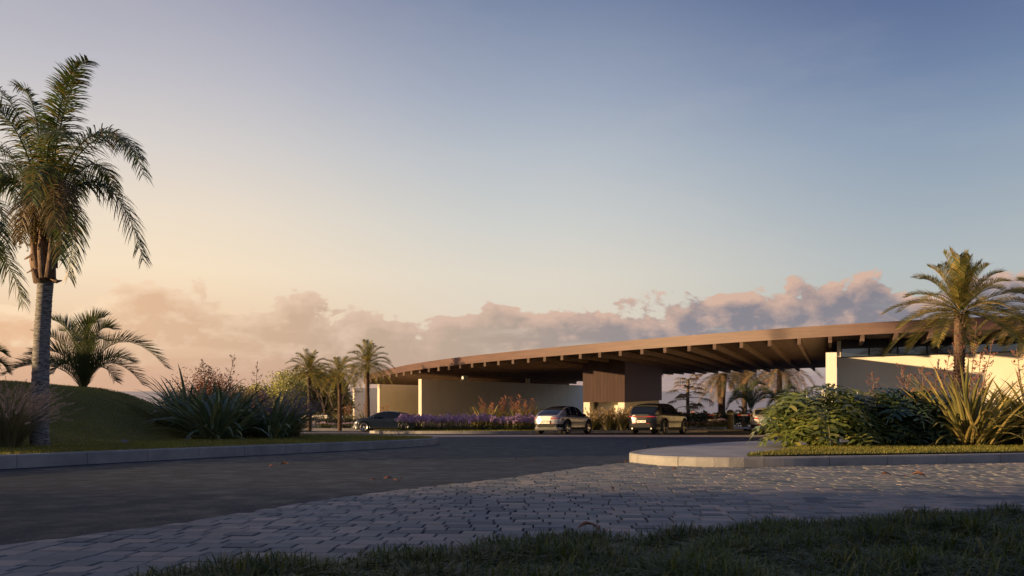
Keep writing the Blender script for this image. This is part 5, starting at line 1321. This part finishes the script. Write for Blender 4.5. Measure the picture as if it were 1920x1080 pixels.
    def top_pt(s, u, off=.008):      # u -1..1 across the top
        q = sec(s); A = q[12:16][::-1]; xs_ = [a[0] for a in A]; zs_ = [a[1] for a in A]; x = abs(u)*xs_[-1]; z = float(np.interp(x, xs_, zs_))
        d = (interp(min(1, s+.01), top)-interp(max(0, s-.01), top))*H/(.02*L); nn = Vector((0, -d, 1)).normalized()
        return Vector((math.copysign(x, u), (s-.5)*L+endx(s, z), z))+nn*off
    def patch(fn, us, vs, name, mat, par=root):
        m = MB(); 
        for a in us:
            for b in vs: m.v.append(tuple(fn(a, b)))
        nv_ = len(vs)
        for i in range(len(us)-1):
            for j in range(nv_-1): m.f.append((i*nv_+j, i*nv_+j+1, (i+1)*nv_+j+1, (i+1)*nv_+j))
        return m.build(name, MT[mat], par, True)
    lsp = lambda a, b, n: list(np.linspace(a, b, n))
    for s in (-1, 1):
        for (sa, sb, ta, tb) in prm['sidewin']:
            def fn(a, b, s=s, sa=sa, sb=sb, ta=ta, tb=tb):
                tt = .07+(.86)*b; ss_ = sa+(sb-sa)*a; ss_ = ss_+(ta*b if a < .5 else tb*b)*abs(a-.5)*2
                p = side_pt(ss_, tt); return Vector((p.x*s, p.y, p.z))
            patch(fn, lsp(0, 1, 9), lsp(0, 1, 6), 'side_window', 'carglass')
        # black surround band of the glasshouse
        def fn2(a, b, s=s):
            sa, sb = prm['sidewin'][0][0]-.012, prm['sidewin'][-1][1]+.02
            p = side_pt(sa+(sb-sa)*a, -.02+.05*b, .012); return Vector((p.x*s, p.y, p.z))
        patch(fn2, lsp(0, 1, 14), [0, 1], 'window_trim', prm.get('trim', 'blackplastic'))
    if prm.get('blackroof'):
        for s in (-1, 1):
            def fn3(a, b, s=s):
                p = side_pt(prm['rearglass'][1]-.03+(prm['frontglass'][1]-prm['rearglass'][1])*a, .90+.10*b, .011); return Vector((p.x*s, p.y, p.z))
            patch(fn3, lsp(0, 1, 16), [0, 1], 'roof_rail', 'carglass')
    r0, r1, rw = prm['rearglass']; patch(lambda a, b: top_pt(r0+(r1-r0)*a, (b*2-1)*rw), lsp(0, 1, 8), lsp(0, 1, 9), 'rear_window', 'carglass')
    f0, f1, fw = prm['frontglass']; patch(lambda a, b: top_pt(f0+(f1-f0)*a, (b*2-1)*fw), lsp(0, 1, 8), lsp(0, 1, 9), 'windshield', 'carglass')
    if prm.get('blackroof'): patch(lambda a, b: top_pt(r1+.004+(f0-r1-.008)*a, (b*2-1)*.98, .006), lsp(0, 1, 8), lsp(0, 1, 9), 'roof_panel', 'carglass')
    # --- lower cladding
    def low(s, t, sd_, off=.006):
        q = sec(s); A = q[1:5]; k = t*3; i = min(int(k), 2); f = k-i; x = A[i][0]*(1-f)+A[i+1][0]*f; z = A[i][1]*(1-f)+A[i+1][1]*f
        return Vector(((x+off)*sd_, (s-.5)*L+endx(s, z), z-(.004 if t == 0 else 0)))
    sA = (ays[0]+wrad+.07)/L+.5; sB = (ays[1]-wrad-.07)/L+.5
    for s in (-1, 1): patch(lambda a, b, s=s: low(sA+(sB-sA)*a, b*.75, s), lsp(0, 1, 8), lsp(0, 1, 5), 'sill', 'blackplastic')
    # bumpers: end cap skins
    def cap(zlo, zhi, name, mat, tail=True, off=.008, x0=-1, x1=1, wrap=.0, par=root):
        m = MB(); s = 0 if tail else 1; us = lsp(x0, x1, 13); vs = lsp(zlo, zhi, 5)
        q = sec(s); P_ = [(p[0], p[1]) for p in q[1:]]; 
        for u_ in us:
            for z in vs:
                wz_ = float(np.interp(z, [p[1] for p in P_], [p[0] for p in P_])); x = u_*wz_
                y = (s-.5)*L+endx(s, z)+(-off if tail else off)*(1)
                m.v.append((x, y, z))
        for i in range(12):
            for j in range(4): m.f.append((i*5+j, i*5+j+1, (i+1)*5+j+1, (i+1)*5+j))
        return m.build(name, MT[mat], par, True)
    def wrapcap(zlo, zhi, smax, name, mat, tail=True, off=.006, x0=0.0, sides=(-1, 1)):
        """skin that starts on the end face at |x| = x0 and wraps round the corner to length smax"""
        out = []
        for sd_ in sides:
            m = MB(); path = []; 
            for k in range(7): path.append(('c', x0+(1-x0)*k/6))
            for k in range(1, 8): path.append(('s', smax*k/7))
            vs = lsp(zlo, zhi, 5)
            for kind, val in path:
                for z in vs:
                    s = 0 if kind == 'c' else val
                    if not tail: s = 1-s
                    q = sec(s); A = q[1:9]; w_ = float(np.interp(z, [p[1] for p in A], [p[0] for p in A])); yy = (s-.5)*L+endx(s, z)
                    if kind == 'c': m.v.append((sd_*w_*val, yy+(-off if tail else off), z))
                    else: m.v.append((sd_*(w_+off), yy, z))
            n_ = len(path)
            for i in range(n_-1):
                for j in range(4): m.f.append((i*5+j, i*5+j+1, (i+1)*5+j+1, (i+1)*5+j))
            out.append(m.build(name, MT[mat], root, True))
        return out
    g = prm['gc']
    if prm['style'] != 'sedan':
        cap(g+.165, g+.36, 'rear_bumper', 'blackplastic')
        wrapcap(g+.165, g+.36, .10, 'bumper_corner', 'blackplastic')
        wrapcap(prm['tlz'][0], prm['tlz'][1], .05, 'taillight', 'redlens', x0=prm['tlx'])
        if prm.get('lightbar'): cap(prm['tlz'][0]+.01, prm['tlz'][1]-.02, 'light_bar', 'redlens', x0=-prm['tlx'], x1=prm['tlx'])
        cap(g+.36, g+.39, 'reflector', 'redlens', x0=.55, x1=.9, off=.012); cap(g+.36, g+.39, 'reflector', 'redlens', x0=-.9, x1=-.55, off=.012)
        zz = prm['platez']; yy = -.5*L+prm['tail'](zz/H)
        rec = MB().box((0, yy-.004, zz), (.66, .02, .20)).build('plate_recess', MT['blackplastic' if paint != 'paint_champagne' else paint], root)
        pl_ = MB().box((0, yy-.022, zz), (.52, .014, .12)).build('license_plate', MT[prm.get('plate', 'plate')], root)
        for k in range(7):
            if k == 3: continue
            t_ = MB().box((-.195+.065*k, yy-.031, zz), (.036, .004, .066)); t_.build('character', MT['platetext' if prm.get('plate', 'plate') == 'plate' else 'plate'], pl_)
        hh = MB().box((0, yy-.012, prm['tlz'][0]-.07), (.10, .02, .05)).build('badge', MT['rim'], root) if prm.get('badge') else None
        # roof spoiler
        sp = MB(); zs_ = interp(r1, top)*H
        P_ = [top_pt(r1-.008, u_, .012) for u_ in lsp(-.98, .98, 9)]; Q_ = [p+Vector((0, -.16, -.02)) for p in P_]
        for p, q in zip(P_, Q_): sp.v += [tuple(p), tuple(q), tuple(q-Vector((0, 0, .03))), tuple(p-Vector((0, 0, .045)))]
        for i in range(8):
            for j in range(4): sp.f.append((4*i+j, 4*i+(j+1) % 4, 4*i+4+(j+1) % 4, 4*i+4+j))
        sp.f += [(3, 2, 1, 0), (32, 33, 34, 35)]
        if prm.get('spoiler', True): sp.build('spoiler', MT[prm.get('spoilermat', paint)], root)
        for s in (-1, 1):
            ex = MB(); ex.tube([(s*.55, -L/2+.10, g+.10), (s*.55, -L/2-.015+prm['tail']((g+.1)/H), g+.10)], .045, 10); ex.build('exhaust_pipe', MT['rim'], root) if prm.get('exhaust') else None
    wrapcap(prm['hlz'][0], prm['hlz'][1], .06, 'headlight', 'clearlens', tail=False, x0=.55)
    cap(g+.22, g+.44, 'grille', 'blackplastic', tail=False, x0=-.6, x1=.6)
    if prm['style'] == 'sedan':
        wrapcap(prm['tlz'][0], prm['tlz'][1], .05, 'taillight', 'redlens', x0=.3)
        wrapcap(g+.20, g+.36, .035, 'air_intake', 'clearlens', tail=False, x0=.72)
        an = MB(); p = top_pt(.24, 0, .0); an.tube([p, p+Vector((0, -.10, .06))], [.03, .008], 6); an.build('antenna', MT[paint], root)
    # --- mirrors, handles, door seams
    ms = prm['mirror']
    for s in (-1, 1):
        p = side_pt(ms, .08); m = MB(); c = Vector((s*(p.x+.13), p.y, p.z+.07))
        for k in range(7):
            a = k/6; r = math.sin(math.pi*(.12+.76*a)); y = (a-.5)*.11
            for j in range(10):
                th = 2*math.pi*j/10; m.v.append((c.x+.11*r*math.cos(th), c.y+y*1.2+.0, c.z+.072*r*math.sin(th)))
        for i in range(6):
            for j in range(10): m.f.append((i*10+j, i*10+(j+1) % 10, (i+1)*10+(j+1) % 10, (i+1)*10+j))
        m.f += [tuple(range(9, -1, -1)), tuple(60+j for j in range(10))]
        m.tube([(s*(p.x-.03), p.y, p.z+.0), (s*(p.x+.08), p.y, p.z+.05)], .022, 6)
        m.build('mirror', MT[prm.get('mirrormat', paint)], root, True)
        for hs in prm['handles']:
            q = sec(hs); x = q[6][0]; z = q[6][1]+.02; MB().box((s*(x+.012), (hs-.5)*L, z), (.022, .19, .026)).build('door_handle', MT[prm.get('handlemat', paint)], root)
        for dsm in prm['seams']:
            q = sec(dsm); m = MB(); P_ = [Vector((s*(a[0]+.003), (dsm-.5)*L, a[1])) for a in q[3:10]]
            m.strip(P_, [.010]*len(P_), Vector((0, 1, 0))); m.build('door_gap', MT['blackplastic'], root)
    # --- wheels
    def wheel(x, y, s):
        e = bpy.data.objects.new('wheel', None); link(e); e.parent = root; e.location = (x, y, wrad); e.rotation_euler = (0, math.pi/2*s, 0)
        rr = wrad; ri_ = rr*.73; wd_ = .235
        t = MB(); t.lathe([(ri_, -wd_/2+.02), (ri_+.02, -wd_/2), (rr-.03, -wd_/2), (rr-.006, -wd_/2+.03), (rr, -.05), (rr, .05), (rr-.006, wd_/2-.03), (rr-.03, wd_/2), (ri_+.02, wd_/2), (ri_, wd_/2-.02), (ri_-.01, 0), (ri_, -wd_/2+.02)], 36)
        t.build('tyre', MT['rubber'], e, True)
        r = MB(); r.lathe([(ri_-.012, -wd_/2+.03), (ri_+.004, wd_/2-.012), (ri_-.012, wd_/2-.006), (ri_-.035, wd_/2-.02), (ri_-.05, wd_/2-.10), (ri_-.045, -wd_/2+.03)], 36)
        r.lathe([(0.001, wd_/2-.045), (.05, wd_/2-.045), (.065, wd_/2-.06), (.065, -.02)], 16)
        ns = prm.get('spokes', 5)
        for k in range(ns):
            a = 2*math.pi*k/ns
            for da in ((-.13, .13) if prm.get('twin', True) else (0,)):
                p0 = Vector((math.cos(a+da*.6)*.04, math.sin(a+da*.6)*.04, wd_/2-.065)); p1 = Vector((math.cos(a+da)*(ri_-.02), math.sin(a+da)*(ri_-.02), wd_/2-.035))
                d = (p1-p0).normalized(); sd_ = Vector((-d.y, d.x, 0)); hw_ = .020 if prm.get('twin', True) else .034
                vs = [p0-sd_*hw_*1.2, p0+sd_*hw_*1.2, p1+sd_*hw_*.9, p1-sd_*hw_*.9]; vs = vs+[v-Vector((0, 0, .035)) for v in vs]
                r.add(vs, [(0, 1, 2, 3), (0, 4, 5, 1), (1, 5, 6, 2), (2, 6, 7, 3), (3, 7, 4, 0)])
        r.build('rim', MT[prm.get('rimmat', 'rim')], e)
        dk = MB(); dk.lathe([(.001, -.02), (ri_-.05, -.02)], 24); dk.build('brake_disc', MT['rim_dark'], e)
    for y in ays:
        for s in (-1, 1): wheel(s*(hw-.125), y, s)
    # arch mouldings
    if prm.get('arch', True):
        for y in ays:
            for s in (-1, 1):
                m = MB(); n = 20; r = wrad+.05
                for k in range(n+1):
                    th = math.pi*(1.06-1.12*k/n)
                    for (dr, dx) in ((0, .0), (0, .018), (.055, .014), (.055, -.03)):
                        yy = y+(r+dr)*math.cos(th); zz = wrad+.015+(r+dr)*math.sin(th); s_ = yy/L+.5
                        A = sec(s_)[2:8]; w_ = float(np.interp(zz, [p[1] for p in A], [p[0] for p in A])); m.v.append((s*(w_+dx), yy, zz))
                for k in range(n):
                    for j in range(3): m.f.append((4*k+j, 4*k+j+1, 4*k+4+j+1, 4*k+4+j))
                m.build('arch_moulding', MT[prm.get('archmat', 'blackplastic')], root, True)
    # underbody so that the light does not pass beneath the doors
    return root
suv_coupe = dict(style='suv', L=4.62, W=1.92, H=1.60, gc=.22, wb=2.80, rad=.385, axle=0.05, cabin=(.1, .72),
    top=[(0, .63), (.03, .655), (.10, .74), (.20, .86), (.32, .955), (.44, 1.0), (.55, .99), (.63, .94), (.76, .735), (.80, .675), (.90, .62), (.97, .54), (1, .47)],
    shoulder=[(0, .60), (.12, .625), (.4, .615), (.7, .60), (.85, .585), (.95, .53), (1, .44)],
    wr=[(0, .80), (.1, .74), (.25, .68), (.45, .66), (.62, .66), (.76, .70), (.85, .76), (1, .6)],
    tail=lambda z: .05+.22*max(0, z-.50)+.10*max(0, .35-z)*2, nose=lambda z: .06+.5*max(0, z-.36)**1.2,
    sidewin=[(.215, .335, .05, 0), (.352, .505, 0, 0), (.522, .70, 0, -.045)], rearglass=(.045, .25, .88), frontglass=(.625, .765, .93), blackroof=True, trim='blackplastic', spoilermat='carglass',
    tlz=(.875, .935), tlx=.60, hlz=(.62, .74), platez=.66, mirror=.655, handles=(.385, .545), seams=(.345, .515, .70), mirrormat='blackplastic', handlemat='blackplastic', spokes=5)
gcar = 'cars stopped beside the pavilion forecourt'
car(1057, 49.5, R(30), 'silver coupe shaped car with black roof, in front of the agapanthus bed', 'paint_silver', suv_coupe, group=gcar)
suv = dict(suv_coupe); suv.update(L=4.93, W=1.98, H=1.71, gc=.24, wb=2.92, rad=.405,
    top=[(0, .64), (.02, .66), (.07, .76), (.13, .90), (.19, .962), (.34, 1.0), (.50, 1.0), (.60, .955), (.73, .76), (.77, .70), (.88, .655), (.96, .57), (1, .49)],
    shoulder=[(0, .62), (.12, .63), (.4, .62), (.7, .615), (.85, .60), (.95, .54), (1, .45)],
    rearglass=(.035, .155, .86), frontglass=(.60, .735, .93), blackroof=False, spoilermat='paint_black', sidewin=[(.17, .275, .05, 0), (.29, .45, 0, 0), (.465, .66, 0, -.045)],
    tlz=(.955, 1.01), tlx=.62, lightbar=True, hlz=(.72, .86), platez=.72, mirror=.62, handles=(.33, .50), seams=(.283, .458, .66), rimmat='rim_dark', handlemat='paint_black', mirrormat='paint_black', exhaust=True)
car(1235, 48.0, R(32), 'black SUV with a full width red light strip, parked before the timber core', 'paint_black', suv, group=gcar)
hatch = dict(suv); hatch.update(L=4.45, W=1.86, H=1.50, gc=.19, wb=2.68, rad=.345, lightbar=False, tlz=(.86, .93), tlx=.70, platez=.80, spoilermat='paint_champagne', plate='platedark', badge=True, hlz=(.62, .74), exhaust=False, handlemat='paint_champagne', mirrormat='paint_champagne', rimmat='rim',
    top=[(0, .66), (.02, .69), (.06, .80), (.10, .91), (.16, .965), (.32, 1.0), (.50, 1.0), (.60, .955), (.74, .75), (.78, .69), (.88, .64), (.96, .56), (1, .48)])
car(1449, 49.2, R(28), 'pale beige hatchback partly hidden behind the big philodendron', 'paint_champagne', hatch, group=gcar)
sedan = dict(suv_coupe); sedan.update(style='sedan', L=4.78, W=1.86, H=1.46, gc=.17, wb=2.86, rad=.345, axle=.06, blackroof=False,
    top=[(0, .70), (.04, .735), (.12, .775), (.22, .87), (.34, .965), (.45, 1.0), (.55, .985), (.63, .92), (.74, .74), (.78, .69), (.88, .645), (.96, .555), (1, .44)],
    shoulder=[(0, .64), (.12, .655), (.4, .635), (.7, .62), (.85, .60), (.95, .53), (1, .41)],
    tail=lambda z: .04+.25*max(0, .5-z), nose=lambda z: .06+.6*max(0, z-.30)**1.2,
    rearglass=(.12, .32, .85), frontglass=(.61, .755, .93), sidewin=[(.235, .345, .07, 0), (.36, .50, 0, 0), (.52, .70, 0, -.055)],
    hlz=(.60, .70), tlz=(.78, .88), mirror=.66, handles=(.385, .545), seams=(.352, .51, .70), handlemat='paint_blue', mirrormat='paint_blue', archmat='paint_blue')
car(727, 60.3, R(-86), 'blue grey saloon seen side on, half behind the agapanthus', 'paint_blue', sedan, group=gcar)
# ================================================================ SMALL THINGS
Yb = 70.0; c = b0(1369.5, Yb, .12)
bo = thing('bollard_light', 'round topped yellow green bollard between the pink flower beds', 'bollard', c)
hb = (-(768-HZ)/F*Yb)-c.z
MB().lathe([(.001, 0), (.33, 0), (.33, .03), (.29, .05), (.28, hb*.60), (.28, hb*.74)], 20).build('post', MT['bollard'], bo, True)
MB().lathe([(.27, hb*.74), (.27, hb*.84)], 20).build('lens', MT['bollens'], bo, True)
MB().lathe([(.001, hb*.84), (.31, hb*.84), (.31, hb*.88), (.25, hb*.95), (.12, hb*.99), (.001, hb)], 20).build('cap', MT['bollard'], bo, True)
def boom(px0, px1, py, Y, label, cols, h=.16):
    p0 = at(px0, py, Y); p1 = at(px1, py, Y); root = thing('barrier_arm', label, 'barrier', p0); n = len(cols)
    for i, cc in enumerate(cols):
        a = (p1-p0)*(i/n); b = (p1-p0)*((i+1)/n); MB().box((a+b)/2, ((b-a).length-.004, .06, h)).build('stripe', MT[cc], root)
    MB().box((p1-p0)*.98+Vector((.2, .2, -.4)), (.26, .26, 1.1)).build('housing', MT['bollard'], root)
boom(1383, 1408, 778.5, 78, 'red and white barrier arm above the violet hedge, beside the beige car', ['boomred', 'boomwhite', 'boomwhite', 'boomred'], .13)
boom(1328, 1338, 779, 80, 'short bright red barrier arm left of the thick palm trunk', ['boomred', 'boomred'], .12)
# fallen leaves
def dleaf(px, py, up, size, rz, label, seed, surf):
    rg = random.Random(seed); x, y = gp(px, py, up-.0); root = MB(); n = 7
    pts = [Vector((-size/2+size*j/n, .0, .004+size*.13*(math.sin(j/n*3.1)*rg.uniform(.7, 1.2)+.25*j/n))) for j in range(n+1)]
    S = Vector((0, 1, rg.uniform(-.2, .5))).normalized(); W_ = [size*.42*math.sin(math.pi*min(1, .05+.9*j/n))+.003 for j in range(n+1)]
    root.vstrip(pts, W_, S, Vector((0, 0, 1)), .35)
    root.tube([pts[-1], pts[-1]+Vector((size*.25, .01, .012))], [.003, .0015], 4)
    o = root.build('fallen_leaf', MT['deadleaf'], None, True, loc=(x, y, G(x, y)+up)); o.rotation_euler = (rg.uniform(-.2, .2), rg.uniform(-.2, .2), rz); return tag(o, label, 'leaf', 'fallen leaves')
LV = [(1722, 893, .036, .16, 2.6, 'largest curled orange leaf on the cobbles below the right kerb'), (1661, 892, .036, .13, .3, 'flat orange leaf left of the largest one on the cobbles'), (1698, 894, .036, .06, 1, 'tiny brown leaf between the two larger ones on the cobbles'),
      (1150, 918, .036, .075, 1.2, 'single red leaf in the middle of the cobbles'), (1265, 881, .036, .08, .4, 'small dark leaf under the rounded kerb tip'), (1100, 990, .09, .10, .2, 'reddish leaf cluster piece where cobbles meet the near grass, left'), (1118, 994, .09, .08, 1.8, 'reddish leaf piece where cobbles meet the near grass, right'),
      (700, 901, .004, .07, .5, 'left most of the four orange leaves on the asphalt'), (727, 899, .004, .10, .2, 'second of the four orange leaves on the asphalt'), (744, 903, .004, .09, 2.2, 'third of the four orange leaves on the asphalt'), (752, 898, .004, .06, 1.1, 'right most of the four orange leaves on the asphalt'),
      (509, 875, .004, .08, .2, 'pale leaf on the dark asphalt, left of its longer neighbour'), (534, 871, .004, .13, 3.0, 'long pale leaf on the dark asphalt near the left kerb'), (966, 862, .004, .07, .3, 'small leaf on the shaded asphalt, left of a bigger one'), (996, 862, .004, .10, 1.2, 'leaf on the shaded asphalt right of the small one'),
      (1214, 839, .004, .14, .6, 'leaf on the asphalt left of the walk edge, first of three'), (1236, 841, .004, .12, 2.0, 'leaf on the asphalt left of the walk edge, second of three'), (1254, 838, .004, .13, 1.0, 'leaf on the asphalt left of the walk edge, third of three'), (1174, 866, .004, .09, .9, 'orange leaf on the asphalt just left of the rounded kerb tip'), (1409, 824, .004, .14, .3, 'leaf lying on the far asphalt behind the walk')]
for i, q in enumerate(LV): dleaf(*q[:5], q[5], 200+i, 0)
# the stone on the mound
bmx = bmesh.new(); bmesh.ops.create_icosphere(bmx, subdivisions=3, radius=1)
for v in bmx.verts:
    v.co = Vector((v.co.x*.10, v.co.y*.07, v.co.z*.05))*(1+.22*mnoise.noise(v.co*1.7+Vector((3, 1, 2)))+.08*mnoise.noise(v.co*5))
me = bpy.data.meshes.new('rock'); bmx.to_mesh(me); bmx.free(); me.materials.append(MT['stone']); o = link(bpy.data.objects.new('rock', me))
Yr = 19.4; xr = (234-960)/F*Yr; o.location = (xr, Yr, lawn_z(xr, Yr)+.03); o.rotation_euler = (0, .2, -.4); tag(o, 'small grey flat stone lying on the grass mound', 'rock')
